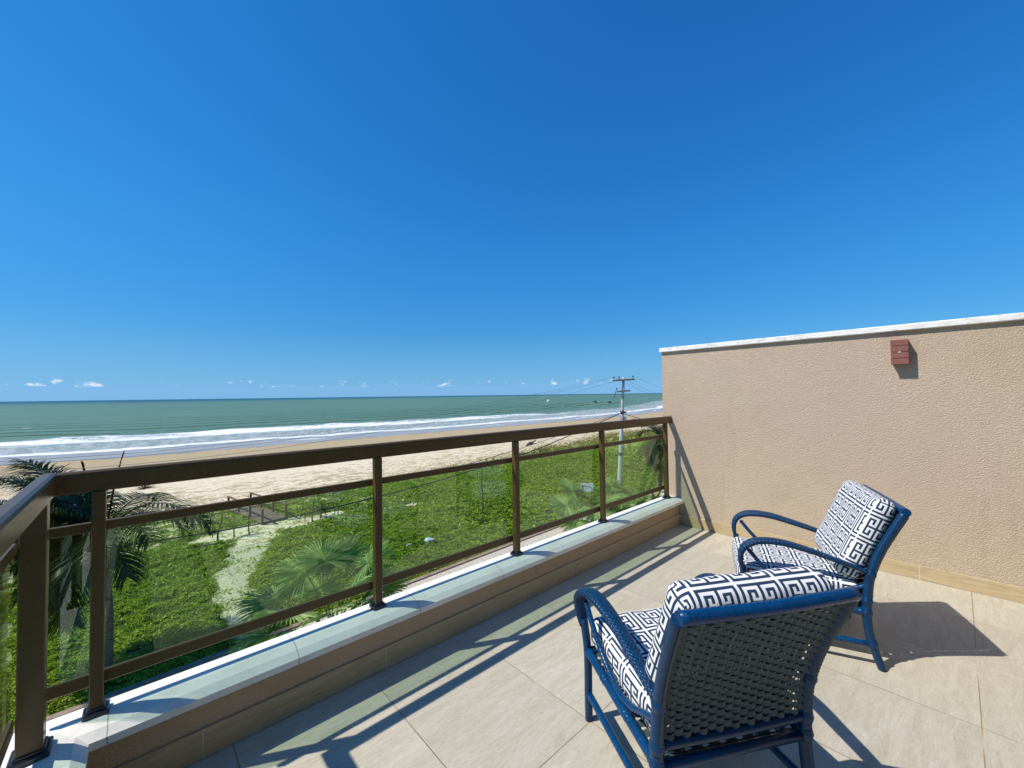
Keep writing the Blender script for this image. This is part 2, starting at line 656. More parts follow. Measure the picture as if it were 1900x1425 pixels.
# the storeys of the house below and the facade behind the camera
hs = tag(empty('house', (2.0, -2.0, GZ)), 'beige stucco house storey carrying the terrace', 'house')
b = MB()
b.box((-0.30, -4.2, GZ-0.3), (XW-0.004, 2.23, -0.21))
rel(hs, b, 'lower_storey', STUCCO)
WARM = mat('warm_plaster', 0.9, 0.1, 0, (0.52, 0.42, 0.31)).m
WHITE = mat('white_paint', 0.7, 0.3, 0, (0.72, 0.71, 0.68)).m
DARKG = mat('dark_window_glass', 0.05, 0.6, 0, (0.02, 0.025, 0.03)).m
b = MB()
b.box((-0.30, -4.5, -0.21), (0.7, -4.21, 2.9))
b.box((3.3, -4.5, -0.21), (XW+0.16, -4.21, 2.9))
b.box((0.7, -4.5, 2.2), (3.3, -4.21, 2.9))
rel(hs, b, 'rear_wall', WARM)
b = MB()
b.box((-0.9, -4.5, 2.901), (XW+0.4, -0.95, 3.08))  # unseen slab added behind the camera to block blue sky light on the terrace
b.box((-0.30, -4.2, 2.70), (XW-0.004, -4.0, 2.90))
rel(hs, b, 'added_shade_roof', WARM)
dr = MB()
dr.box((0.7, -4.44, 0.0), (3.3, -4.40, 2.2))
dr = rel(hs, dr, 'sliding_door', DARKG)
for x in (0.7, 1.97, 3.24):
    b = MB()
    b.box((x, -4.40+0.001, 0.0), (x+0.06, -4.36, 2.2))
    b.build('frame', BRONZE, dr)

# wall light
WL = tag(empty('wall_light', (XW, 0.285, 1.745)), 'small rust-brown louvred box lamp fixed high on the stucco wall', 'wall light')
t = mat('rust_brown_paint', 0.55, 0.35)
n = t.noise(t.pos, 30, 4)
t.put(t.b.inputs['Base Color'], t.ramp(n, [(0.3, (0.2, 0.075, 0.055)), (0.7, (0.25, 0.1, 0.075))]))
RUST = t.m
b = MB()
b.box((XW-0.066, 0.237, 1.650), (XW-0.0005, 0.333, 1.840))
rel(WL, b, 'housing', RUST)
b = MB()
for k in range(4):
    z0 = 1.648+k*0.0487
    b.box((XW-0.085, 0.234, z0), (XW-0.0665, 0.336, z0+0.0455), bev=0.002)
rel(WL, b, 'louvre', RUST)
b = MB()
b.box((XW-0.089, 0.277, 1.740), (XW-0.0855, 0.294, 1.7455))
rel(WL, b, 'catch', WHITE)

# ------------------------------------------------------------------ railings
RR = [(-0.0225, -0.034), (-0.0195, -0.038), (0.0195, -0.038), (0.0225, -0.034), (0.0225, 0.024), (0.019, 0.034), (0.011, 0.040),
      (-0.011, 0.040), (-0.019, 0.034), (-0.0225, 0.024)]


def rail_part(root, a, c, w_, h_, name):
    mb = MB()
    d = Vector(c)-Vector(a)
    hw, hh = w_/2, h_/2
    e = 0.003
    pr = [(-hw, -hh+e), (-hw+e, -hh), (hw-e, -hh), (hw, -hh+e), (hw, hh-e), (hw-e, hh), (-hw+e, hh), (-hw, hh-e)]
    mb.tube([a, c], 1.0, prof=pr)
    mb.sm = [False]*len(mb.sm)
    return rel(root, mb, name, BRONZE)


def railing(name, label, posts, axis, top_a, top_b, skip_post_w=None):
    """posts: list of (x, y, width); panes, rails between neighbours"""
    root = tag(empty(name, (posts[0][0], posts[0][1], ZP)), label, 'railing', 'terrace railings')
    mb = MB()
    mb.tube([top_a, top_b], 1.0, prof=RR)
    mb.sm = [False]*len(mb.sm)
    rel(root, mb, 'top_rail', BRONZE)
    for (x, y, pw, *virt) in posts:
        if virt:
            continue
        mb = MB()
        mb.box((x-pw/2, y-pw/2, ZP+0.001), (x+pw/2, y+pw/2, 1.1125), bev=0.003)
        rel(root, mb, 'post', BRONZE)
        mb = MB()
        s2 = pw/2+0.016
        mb.box((x-s2, y-s2, ZP-0.006), (x+s2, y+s2, ZP+0.016), bev=0.004)
        mb.box((x-pw/2-0.006, y-pw/2-0.006, ZP+0.016), (x+pw/2+0.006, y+pw/2+0.006, ZP+0.026), bev=0.003)
        rel(root, mb, 'base_plate', BLACK)
    for p, q in zip(posts[:-1], posts[1:]):
        A = Vector((p[0], YG, 0)) if axis == 'x' else Vector((XG, p[1], 0))
        B = Vector((q[0], YG, 0)) if axis == 'x' else Vector((XG, q[1], 0))
        d = (B-A).normalized()
        for z, hh in ((0.974, 0.036), (0.409, 0.046)):
            rail_part(root, A+Vector((0, 0, z)), B+Vector((0, 0, z)), 0.018, hh, 'middle_rail' if z > 0.6 else 'bottom_rail')
        nrm = Vector((-d.y, d.x, 0))*0.003
        mb = MB()
        ga, gb = A+d*0.002, B-d*0.002
        zz = (0.425, 0.962)
        P = [ga-nrm, gb-nrm, gb+nrm, ga+nrm]
        lo = [p_+Vector((0, 0, zz[0])) for p_ in P]
        hi = [p_+Vector((0, 0, zz[1])) for p_ in P]
        i = len(mb.v)
        mb.v += [tuple(x) for x in lo+hi]
        for fc in ((0, 1, 5, 4), (2, 3, 7, 6)):
            mb.face([i+k for k in fc])
        rel(root, mb, 'glass_pane', GLASS)
    return root


railing('balcony_railing', 'bronze metal railing with green glass panes facing the sea', [(XG+0.01, YR, 0.06, 1), (-0.107, YR, 0.038), (0.975, YR, 0.04), (2.02, YR, 0.04),
        (3.085, YR, 0.04), (4.275, YR, 0.04)], 'x', (-0.2155, YR+0.011, 1.15), (XW-0.001, YR+0.011, 1.15))
sr = railing('balcony_railing', 'bronze railing with green glass along the left side, ending at the corner post',
             [(XR, 2.062, 0.06), (XR, 1.05, 0.04), (XR, -0.1, 0.04), (XR, -1.2, 0.04), (XR, -2.3, 0.04), (XR, -3.4, 0.04)], 'y',
             (-0.238, YR+0.034, 1.1502), (-0.238, -4.2, 1.1502))

# ------------------------------------------------------------------ armchairs


def greek(i, j):
    """key pattern, 14 x 14 cells: True where the cloth is white"""
    a, c = i % 14-1, j % 14-1
    if a < 0 or c < 0:
        return True
    a, c = min(a, 12-a), min(c, 12-c)
    return ((c == 1 and 1 <= a <= 5) or (a == 1 and c >= 1) or (a == 5 and 1 <= c <= 5)
            or (c == 5 and 3 <= a <= 5) or (a == 3 and 3 <= c <= 5))


def cushion_mesh(name, size, r, bulge, offs=(0, 0), cell=0.0106, seam=0.0):
    """rounded box; every pattern cell of the printed cloth is a face"""
    sx, sy, sz = size
    n = [max(4, round(s_/cell)) for s_ in size]
    nx, ny, nz = n
    mb = MB()
    idx = {}

    def vert(i, j, k):
        if (i, j, k) in idx:
            return idx[i, j, k]
        p = Vector((sx*(i/nx-0.5), sy*(j/ny-0.5), sz*(k/nz-0.5)))
        h = Vector((sx/2-r, sy/2-r, sz/2-r))
        q = Vector([max(-h[a], min(h[a], p[a])) for a in range(3)])
        d = p-q
        if d.length > 1e-9:
            m_ = max(abs(c) for c in d)
            p = q+d.normalized()*r if m_ > r*0.999 or d.length > r else p
        ux, uy, uz = 2*i/nx-1, 2*j/ny-1, 2*k/nz-1
        f_ = (1-ux**4)*(1-uy**4)
        p.z += bulge*f_*uz
        p.y += bulge*0.35*(1-ux**4)*(1-uz**2)*uy
        p.x += bulge*0.35*(1-uy**4)*(1-uz**2)*ux
        p.z += 0.0025*math.sin(9*ux+5*uy)*(1-ux*ux)*abs(uz)
        idx[i, j, k] = len(mb.v)
        mb.v.append(tuple(p))
        return idx[i, j, k]
    ox, oy = offs
    for i in range(nx):
        for j in range(ny):
            c = 0 if greek(i+ox, j+oy) else 1
            mb.face((vert(i, j, nz), vert(i+1, j, nz), vert(i+1, j+1, nz), vert(i, j+1, nz)), c, None, True)
            c = 0 if greek(i+ox, 2*ny+nz-1-j+oy) else 1
            mb.face((vert(i, j, 0), vert(i, j+1, 0), vert(i+1, j+1, 0), vert(i+1, j, 0)), c, None, True)
        for k in range(nz):
            c = 0 if greek(i+ox, ny+oy+nz-1-k) else 1
            mb.face((vert(i, ny, k), vert(i, ny, k+1), vert(i+1, ny, k+1), vert(i+1, ny, k)), c, None, True)
            c = 0 if greek(i+ox, oy-nz+k) else 1
            mb.face((vert(i, 0, k), vert(i+1, 0, k), vert(i+1, 0, k+1), vert(i, 0, k+1)), c, None, True)
    for j in range(ny):
        for k in range(nz):
            c = 0 if greek(k+14-nz, j+oy) else 1
            if k == nz-1:
                c = 0
            mb.face((vert(0, j, k), vert(0, j, k+1), vert(0, j+1, k+1), vert(0, j+1, k)), c, None, True)
            mb.face((vert(nx, j, k), vert(nx, j+1, k), vert(nx, j+1, k+1), vert(nx, j, k+1)), c, None, True)
    return mb.mesh(name, [CLOTH_W, CLOTH_N])


CW = 0.56      # spacing of the legs across the chair


def post_path(u):
    """rear leg running up into the back post; u = side (0 or CW)"""
    s_ = -1 if u == 0 else 1
    return [(u+s_*0.004, -0.612, 0.0), (u+s_*0.002, -0.588, 0.075), (u, -0.566, 0.16), (u, -0.556, 0.26), (u, -0.560, 0.36),
            (u, -0.573, 0.47), (u+s_*0.006, -0.615, 0.605), (u+s_*0.014, -0.673, 0.733), (u+s_*0.020, -0.718, 0.823)]


POSTL = catmull(post_path(0), 8)
POSTR = catmull(post_path(CW), 8)


def post_at(P, z):
    for a, c in zip(P[:-1], P[1:]):
        if a.z <= z <= c.z:
            return a.lerp(c, (z-a.z)/(c.z-a.z))
    return P[-1].copy()


def make_chair(label):
    root = tag(empty('rattan_armchair'), label, 'armchair', 'blue rattan armchairs on the terrace')
    hold = []

    def part(mb, name, mats, parent=root):
        o = mb.build(name, mats, parent)
        hold.append(o)
        return o
    for u in (0.0, CW):
        s_ = -1 if u == 0 else 1
        # front leg
        mb = MB()
        mb.tube([(u, 0, 0), (u, 0, 0.1), (u, 0.002, 0.3), (u+s_*0.012, 0.012, 0.44)], [0.0165, 0.0175, 0.0175, 0.018], 14, 6)
        part(mb, 'front_leg', RATTAN)
        # rear leg and back post in one cane
        mb = MB()
        mb.tube(post_path(u), [0.0185, 0.019, 0.0205, 0.021, 0.021, 0.021, 0.0205, 0.02, 0.02], 14, 6, ref=(1, 0, 0))
        for z in (0.285, 0.345, 0.485, 0.125):
            P = POSTL if u == 0 else POSTR
            mb.tube([post_at(P, z-0.024), post_at(P, z), post_at(P, z+0.024)], [0.0205, 0.0262, 0.0205], 14, 4, ref=(1, 0, 0))
        part(mb, 'back_post', RATTAN)
        # woven arm band
        a_, c_ = 0.033, 0.014
        prof = [(-a_, -c_*0.3), (-a_*0.8, -c_), (a_*0.8, -c_), (a_, -c_*0.3), (a_, c_*0.35), (a_*0.8, c_*0.9), (a_*0.4, c_*1.12),
                (0, c_*1.2), (-a_*0.4, c_*1.12), (-a_*0.8, c_*0.9), (-a_, c_*0.35)]
        mb = MB()
        path = [(u+s_*0.012, 0.010, 0.41), (u+s_*0.020, 0.022, 0.475), (u+s_*0.024, 0.010, 0.540), (u+s_*0.020, -0.040, 0.583),
                (u+s_*0.012, -0.110, 0.598), (u+s_*0.006, -0.200, 0.594), (u, -0.310, 0.570), (u, -0.440, 0.533), (u, -0.575, 0.492)]
        mb.tube(path, [0.58, 0.86, 1.0, 1.05, 1.05, 1.0, 0.92, 0.82, 0.62], k=7, prof=prof, ref=(0, 1, 0.05))
        part(mb, 'armrest', ARMW)
        # curved brace below the arm
        mb = MB()
        mb.tube([(u+s_*0.014, -0.02, 0.535), (u+s_*0.008, -0.085, 0.455), (u, -0.17, 0.375), (u, -0.29, 0.333), (u, -0.40, 0.348), (u, -0.49, 0.392),
                 (u, -0.565, 0.425)], 0.0115, 12, 7, ref=(1, 0, 0))
        part(mb, 'arm_brace', POLE)
        # side rail
        mb = MB()
        mb.tube([(u, 0, 0.305), (u, -0.28, 0.292), (u, -0.556, 0.282)], 0.0175, 14, 8, ref=(1, 0, 0))
        for v in (-0.02, -0.17, -0.19, -0.35, -0.37, -0.53):
            mb.tube([(u, v-0.012, 0.303+v*0.038), (u, v, 0.303+v*0.038), (u, v+0.012, 0.303+v*0.038)], [0.0172, 0.0196, 0.0172], 14, 3, ref=(1, 0, 0))
        part(mb, 'side_rail', POLE)
        mb = MB()
        mb.tube([(u, 0.0, 0.118), (u, -0.3, 0.118), (u, -0.575, 0.122)], 0.0145, 12, 4, ref=(1, 0, 0))
        part(mb, 'stretcher', POLE)
    mb = MB()
    mb.tube([(0, 0, 0.300), (CW, 0, 0.300)], 0.017, 12)
    part(mb, 'front_rail', RATTAN)
    mb = MB()
    mb.tube([(-0.024, -0.722, 0.826), (0.14, -0.727, 0.825), (CW/2, -0.729, 0.824), (CW-0.14, -0.727, 0.825), (CW+0.024, -0.722, 0.826)], 0.0205, 14, 6, ref=(0, 0, 1))
    part(mb, 'top_rail', POLE)
    mb = MB()
    a, c = post_at(POSTL, 0.345), post_at(POSTR, 0.345)
    mb.tube([a, a.lerp(c, 0.5)+Vector((0, -0.004, 0.0)), c], 0.0165, 14, 6)
    part(mb, 'back_rail', RATTAN)
    mb = MB()
    a, c = post_at(POSTL, 0.278), post_at(POSTR, 0.278)
    mb.tube([a, c], 0.0165, 14)
    part(mb, 'rear_seat_rail', RATTAN)
    # woven back
    mb = MB()
    rows, cols, sub = 33, 19, 6
    z0, z1 = 0.362, 0.813

    def pan(s_, z, off):
        p = post_at(POSTL, z).lerp(post_at(POSTR, z), s_)
        q = post_at(POSTL, min(z+0.02, 0.822))-post_at(POSTL, z-0.02)
        nrm = Vector((0, q.z, -q.y)).normalized()
        bow = -0.006*math.sin(PI*s_)
        return p+nrm*(off+bow), nrm
    rng = random.Random(4)
    for j in range(rows):
        t_ = (j+0.5)/rows
        zc = z0+(z1-z0)*t_
        hh = 0.0084*(1+rng.uniform(-0.1, 0.1))
        pts = []
        for i in range(cols*sub+1):
            s_ = -0.010+1.020*i/(cols*sub)
            ph = PI*(s_*cols)+PI*j
            off = 0.0066*math.sin(ph)
            dz = 0.0022*math.cos(ph)+rng.uniform(-0.0005, 0.0005)
            if abs(s_-0.5) > 0.45:
                ee = min(1.0, (abs(s_-0.5)-0.45)/0.05)
                off = (1-ee)*off*0.5-0.0225*ee*ee*(3-2*ee)
                dz *= 1-ee
            pts.append((pan(s_, zc-hh+dz, off-0.0015)[0], pan(s_, zc+hh+dz, off+0.0015)[0]))
        bi = len(mb.v)
        for p, q in pts:
            mb.v += [tuple(p), tuple(q)]
        for i in range(len(pts)-1):
            mb.face((bi+2*i, bi+2*i+2, bi+2*i+3, bi+2*i+1), 0, None, True)
    for i in range(cols):
        s_ = (i+0.5)/cols
        pts = []
        for k in range(9):
            z = z0-0.015+(z1-z0+0.015)*k/8
            pts.append(pan(s_, z, 0.0)[0])
        mb.strip(pts, [0.0032]*9, [Vector((1, 0, 0))]*9)
    part(mb, 'woven_back', WEAVE)
    # dark woven seat base
    mb = MB()
    rows = 26
    for i in range(rows):
        v = -0.545+0.535*(i+0.5)/rows
        pts, wd, sd = [], [], []
        for k in range(33):
            s_ = k/32
            pts.append(Vector((0.012+(CW-0.024)*s_, v, 0.298+v*0.03+0.004*math.sin(PI*(s_*16+i)))))
        mb.strip(pts, [0.0088]*33, [Vector((0, 1, 0))]*33)
    for i in range(17):
        u = 0.02+(CW-0.04)*i/16
        mb.strip([Vector((u, -0.55, 0.281)), Vector((u, -0.01, 0.298))], [0.004]*2, [Vector((1, 0, 0))]*2)
    part(mb, 'seat_base', WEAVE)
    # cushions
    me = cushion_mesh('seat_cushion', (0.515, 0.585, 0.125), 0.038, 0.010, (-3, 4))
    o = bpy.data.objects.new('seat_cushion', me)
    COL.objects.link(o)
    o.parent = root
    o.location = (CW/2, -0.252, 0.368)
    o.rotation_euler = (R(1.5), 0, 0)
    hold.append(o)
    me = cushion_mesh('back_cushion', (0.548, 0.475, 0.115), 0.045, 0.004, (9, 6))
    o = bpy.data.objects.new('back_cushion', me)
    COL.objects.link(o)
    o.parent = root
    # local +Y runs up the back, local +Z faces forward
    lean = R(24)
    upv = Vector((0, -math.sin(lean), math.cos(lean)))
    nrm = Vector((0, math.cos(lean), math.sin(lean)))
    M = Matrix((Vector((-1, 0, 0)), upv, nrm)).transposed().to_4x4()
    o.matrix_local = Matrix.Translation(Vector((CW/2, -0.569, 0.655))) @ M
    hold.append(o)
    # move the origin of the thing to the middle of its footprint
    for o in hold:
        o.location = Vector(o.location)-Vector((CW/2, -0.3, 0))
    return root


def place_chair(root, corner, ang):
    """corner = where the front left foot stands; ang = heading of the chair's right-hand side"""
    root.rotation_euler = (0, 0, ang)
    off = Matrix.Rotation(ang, 3, 'Z') @ Vector((CW/2, -0.3, 0))
    root.location = Vector((corner[0], corner[1], 0))+off


ch1 = make_chair('blue rattan armchair with navy key-pattern cushions seen from behind, nearest the camera')
place_chair(ch1, (1.490, 1.146), R(-30.5))
ch2 = copy_tree(ch1)
ch2['label'] = 'blue rattan armchair with navy key-pattern cushions seen from its side, beside the stucco wall'
place_chair(ch2, (2.625, 0.865), R(22.1))

# ------------------------------------------------------------------ landscape
def vnoise(x, y, seed, sc):
    """value noise on numpy arrays"""
    x, y = np.asarray(x)*sc, np.asarray(y)*sc
    rs = np.random.RandomState(seed)
    T = rs.rand(256, 256)
    xi, yi = np.floor(x).astype(int), np.floor(y).astype(int)
    fx_, fy_ = x-xi, y-yi
    fx_, fy_ = fx_*fx_*(3-2*fx_), fy_*fy_*(3-2*fy_)
    g = lambda a, c: T[a % 256, c % 256]
    return (g(xi, yi)*(1-fx_)+g(xi+1, yi)*fx_)*(1-fy_)+(g(xi, yi+1)*(1-fx_)+g(xi+1, yi+1)*fx_)*fy_


def fbm(x, y, seed, sc, octv=4):
    s_, a, tot = 0, 0.5, 0
    for o_ in range(octv):
        s_ = s_+a*vnoise(x, y, seed+o_, sc*2**o_)
        tot += a
        a *= 0.55
    return s_/tot


def shore(x):
    x = np.asarray(x, float)
    a = np.where(x > 80, (np.minimum(x, 230)-80)**2*0.0014, 0)+np.maximum(x-230, 0)*0.42
    return 74.5+a+np.where(x < -2, (-2-x)*0.35, 0)


def vegline(x):
    return np.interp(x, [-200, -40, -9, 0, 8, 18, 33, 52, 66, 86, 110, 200, 400], [90, 70, 54, 41, 39.2, 40.5, 43, 47, 50, 48, 52, 90, 190])


PATHC = [(2.5, 14.9, 0.3), (2.75, 17.5, 0.48), (3.0, 20.4, 0.6), (3.85, 23.1, 0.75), (4.6, 25.2, 0.95), (5.3, 26.9, 1.05), (7.0, 27.0, 0.95), (8.6, 27.1, 0.65), (9.3, 27.2, 0.4)]
PATH2 = [(2.3, 26.9, 0.5), (3.6, 27.0, 0.9), (5.0, 27.3, 1.0)]


def path_dist(x, y):
    """signed distance to the sandy path (negative inside)"""
    x, y = np.asarray(x, float), np.asarray(y, float)
    d = np.full(x.shape, 1e3)
    for ln in (PATHC, PATH2):
        P = catmull([(a, c, r_) for a, c, r_ in ln], 5)
        for a, c in zip(P[:-1], P[1:]):
            ex, ey = c.x-a.x, c.y-a.y
            tt = np.clip(((x-a.x)*ex+(y-a.y)*ey)/(ex*ex+ey*ey), 0, 1)
            dd = np.hypot(x-a.x-ex*tt, y-a.y-ey*tt)-(a.z+(c.z-a.z)*tt)
            d = np.minimum(d, dd)
    return d+(vnoise(x, y, 77, 1.4)-0.5)*0.55


def lumps(x, y):
    l1 = fbm(x, y, 5, 0.55, 3)
    l2 = fbm(x, y, 15, 1.7, 3)
    l3 = fbm(x, y, 25, 0.16, 2)
    l4 = vnoise(x, y, 35, 4.5)
    return (l1-0.45)*0.22+(l2-0.45)*0.27+(l3-0.5)*0.35+(l4-0.5)*0.14


KERB_Y = 14.62                    # kerb line; it runs slightly away from the house to the right
KS = 0.045


def ground_h(x, y):
    x, y = np.asarray(x, float), np.asarray(y, float)
    f1 = np.clip((path_dist(x, y)+0.05)/0.7, 0, 1)
    f2 = np.clip((y-KERB_Y-KS*x-0.1)/0.9, 0, 1)
    f3 = np.clip((vegline(x)-2-y)/11.0, 0, 1)**1.3
    far = np.clip((60-np.abs(x-20))/40, 0.25, 1)
    return GZ+f1*f2*f3*far*(0.10+np.maximum(lumps(x, y), -0.12))


# ground under the vegetation (soil and low leaves), fine near the house
gx = np.concatenate([np.arange(-60, -14, 2.0), np.arange(-14, 34, 0.16), np.arange(34, 110, 0.7), np.arange(110, 420, 10)])
gy = np.concatenate([[-30, 0, 8, 13.5], np.arange(14.0, 34, 0.16), np.arange(34, 62, 0.35), np.arange(62, 230, 6)])
X, Y = np.meshgrid(gx, gy, indexing='ij')
H = ground_h(X, Y)
H = np.where(Y > vegline(X)+1.5, GZ-0.12, H)
t = mat('ground_soil', 0.95, 0.1)
n = t.noise(t.pos, 1.2, 4, 0.6)
n2 = t.noise(t.pos, 16, 3, 0.65)
t.put(t.b.inputs['Base Color'], t.ramp(t.math('ADD', t.math('MULTIPLY', n, 0.5), t.math('MULTIPLY', n2, 0.5)),
      [(0.36, (0.012, 0.024, 0.003)), (0.5, (0.035, 0.06, 0.006)), (0.66, (0.09, 0.12, 0.015))]))
t.put(t.b.inputs['Normal'], t.bump(n2, 0.8, 0.08))
SOIL = t.m
structure(np_mesh('ground', np.stack([X.ravel(), Y.ravel(), H.ravel()], 1), grid_faces(len(gx), len(gy)), SOIL, True))

# sandy path
t = mat('pale_sand', 0.95, 0.1)
n = t.noise(t.pos, 3.0, 4, 0.65)
n2 = t.noise(t.pos, 22, 3, 0.65)
col = t.ramp(n2, [(0.34, (0.36, 0.32, 0.19)), (0.5, (0.56, 0.5, 0.34)), (0.65, (0.68, 0.62, 0.45))])
col = t.mix(t.step(n, 0.55, 0.72, 0, 0.55), col, (0.30, 0.29, 0.12))
t.put(t.b.inputs['Base Color'], col)
t.put(t.b.inputs['Normal'], t.bump(n2, 0.9, 0.06))
PSAND = t.m
px = np.arange(1.0, 11.0, 0.11)
py = np.arange(14.9, 29.3, 0.11)
X, Y = np.meshgrid(px, py, indexing='ij')
D = path_dist(X, Y)
F = grid_faces(len(px), len(py))
keep = (D.ravel()[F] < 0.30).all(1)
Hs = GZ+0.035+0.05*(fbm(X, Y, 31, 2.2, 3)-0.5)-np.clip(D-0.1, 0, 1)*0.5
F = F[keep]
used = np.unique(F)
remap = np.full(X.size, -1)
remap[used] = np.arange(len(used))
structure(np_mesh('sand_path', np.stack([X.ravel(), Y.ravel(), Hs.ravel()], 1)[used], remap[F], PSAND, True))

# beach
bx = np.concatenate([np.linspace(-900, -60, 15), np.arange(-56, 130, 2.0), np.linspace(132, 900, 60)])
sv_ = np.concatenate([np.linspace(-8, 16, 25), np.linspace(17, 50, 60)])      # metres inland from the waterline
BX, BS = np.meshgrid(bx, sv_, indexing='ij')
BY = shore(BX)-BS
BZ = GZ+np.where(BS < 0, BS*0.05, np.minimum(BS*0.004, 0.06))+np.clip(BS-14, 0, 1)*(fbm(BX, BY, 41, 0.5, 3)-0.5)*0.10
VG = BY-vegline(BX)
t = mat('beach_sand', 0.95, 0.1)
sw = t.attr('sw')
vg = t.attr('vg')
n = t.noise(t.pos, 0.35, 4, 0.6)
n2 = t.noise(t.pos, 3.2, 4, 0.7)
n3 = t.noise(t.scale(t.pos, (0.6, 1.0, 1)), 1.6, 5, 0.75)
dry = t.ramp(n2, [(0.34, (0.56, 0.455, 0.30)), (0.5, (0.68, 0.57, 0.40)), (0.68, (0.75, 0.65, 0.48))])
moist = t.ramp(n3, [(0.35, (0.37, 0.285, 0.165)), (0.65, (0.45, 0.36, 0.215))])
swn = t.math('ADD', sw, t.math('MULTIPLY', t.math('SUBTRACT', n, 0.5), 4.0))
col = t.mix(t.step(swn, 12.0, 14.5), moist, dry)
wetm = t.step(swn, 0.6, 2.4, 1, 0)
col = t.mix(wetm, col, (0.17, 0.15, 0.125))
lit = t.math('MULTIPLY', t.step(vg, 0.5, 11, 1, 0), 1.0)
deb = t.step(t.math('ADD', n3, t.math('MULTIPLY', lit, 0.18)), 0.66, 0.74, 0, 0.65)
deb = t.math('MULTIPLY', deb, t.step(vg, 6, 14, 1, 0))
col = t.mix(deb, col, t.ramp(n2, [(0.4, (0.2, 0.145, 0.06)), (0.6, (0.36, 0.30, 0.12))]))
t.put(t.b.inputs['Base Color'], col)
t.put(t.b.inputs['Roughness'], t.lin(wetm, 0, 1, 0.95, 0.25))
t.put(t.b.inputs['Normal'], t.bump(n2, 0.7, 0.12))
BEACH = t.m
structure(np_mesh('sand_beach', np.stack([BX.ravel(), BY.ravel(), BZ.ravel()], 1), grid_faces(len(bx), len(sv_))[:, ::-1], BEACH, True,
                  {'sw': BS.ravel(), 'vg': VG.ravel()}))

# sea
wx = np.concatenate([[-60000, -20000, -6000, -2500], np.linspace(-1200, -60, 24), np.arange(-56, 160, 0.9), np.linspace(162, 500, 120), np.linspace(520, 2500, 60), [6000, 20000, 60000]])
ws = np.concatenate([np.arange(-1.5, 60, 0.45), np.linspace(61, 160, 60), np.linspace(170, 600, 40), [700, 900, 1200, 1800, 3000, 6000, 15000, 40000, 90000]])
SX, SS = np.meshgrid(wx, ws, indexing='ij')
SY = np.minimum(shore(np.clip(SX, -60, 2500)), 900)+SS
wob = (fbm(SX, SS*0+3, 51, 0.03, 3)-0.5)*7
brk = np.exp(-((SS+wob-38-(SX > 60)*np.minimum((np.clip(SX, 60, 200)-60)*0.12, 14)*-1)/2.6)**2)*0.75
swell = 0.16*np.sin((SS+wob*1.5)*0.42)*np.clip((SS-30)/30, 0, 1)*np.clip((500-SS)/300, 0, 1)
SZ = GZ+0.005+brk*(0.4+0.6*fbm(SX, SS, 52, 0.12, 2))+swell+0.05*np.clip(SS/10, 0, 1)*np.where(SS < 300, fbm(SX, SS, 53, 0.5, 3)-0.5, 0)
t = mat('sea_water', 0.3, 0.5)
s_ = t.attr('s')
p3 = t.xyz(t.pos)
sp = t.comb(p3[0], s_, 0)
wobn = t.noise(t.scale(sp, (0.03, 0.01, 1)), 1.0, 3, 0.6)
fine = t.noise(t.scale(sp, (0.28, 0.7, 1)), 1.0, 5, 0.7)
lace = t.noise(t.scale(sp, (0.7, 2.2, 1)), 1.0, 5, 0.75, 0.8)
big = t.noise(t.scale(sp, (0.05, 0.16, 1)), 1.0, 4, 0.6)
sd = t.math('ADD', s_, t.math('ADD', t.math('MULTIPLY', t.math('SUBTRACT', wobn, 0.5), 15.0), t.math('MULTIPLY', t.math('SUBTRACT', fine, 0.5), 4.5)))
taper = t.lin(p3[0], 50, 150, 0.0, 12.0)
out_edge = t.math('SUBTRACT', 39.5, taper)
breaker = t.math('MULTIPLY', t.step(sd, 25, 30), t.step(t.math('ADD', sd, taper), 36.5, 38.5, 1, 0))
hole = t.step(t.math('ADD', t.math('MULTIPLY', lace, 0.55), t.math('MULTIPLY', big, 0.45)), 0.40, 0.50)
breaker = t.math('MULTIPLY', breaker, hole)
breaker = t.math('MULTIPLY', breaker, t.lin(p3[0], 70, 160, 1.0, 0.62))
midz = t.math('MULTIPLY', t.step(sd, 8.5, 10.5), t.step(sd, 27, 31, 1, 0))
midz = t.math('MULTIPLY', midz, t.step(lace, 0.49, 0.60, 0.0, 0.8))
line1 = t.math('MULTIPLY', t.math('MULTIPLY', t.step(sd, 8.0, 9.2), t.step(sd, 10.8, 12.8, 1, 0)), t.step(lace, 0.32, 0.46))
line0 = t.math('MULTIPLY', t.math('MULTIPLY', t.step(sd, 3.6, 4.1), t.step(sd, 4.5, 5.2, 1, 0)), t.step(big, 0.48, 0.6, 0, 0.7))
far_r = t.math('MULTIPLY', t.step(p3[0], 150, 240), t.math('MULTIPLY', t.step(sd, 10, 20), t.step(s_, 70, 130, 1, 0)))
capn = t.noise(t.scale(sp, (0.10, 0.33, 1)), 1.0, 4, 0.62)
caps = t.step(t.math('ADD', capn, t.math('MULTIPLY', far_r, 0.07)), 0.685, 0.73, 0, 0.8)
caps = t.math('MULTIPLY', caps, t.math('MULTIPLY', t.step(s_, 40, 55), t.step(s_, 500, 2500, 1, 0)))
foam = t.math('MAXIMUM', t.math('MAXIMUM', breaker, midz), t.math('MAXIMUM', t.math('MAXIMUM', line1, line0), caps), clamp=True)
shade = t.noise(t.scale(sp, (0.02, 0.09, 1)), 1.0, 5, 0.65)
green = t.ramp(shade, [(0.35, (0.078, 0.165, 0.115)), (0.65, (0.108, 0.205, 0.145))])
deepb = (0.012, 0.10, 0.135)
wcol = t.mix(t.step(s_, 450, 2600), green, deepb)
wcol = t.mix(t.step(sd, 13, 45, 1, 0), wcol, (0.19, 0.24, 0.215))
wcol = t.mix(t.step(sd, 5, 11, 1, 0), wcol, (0.34, 0.33, 0.30))
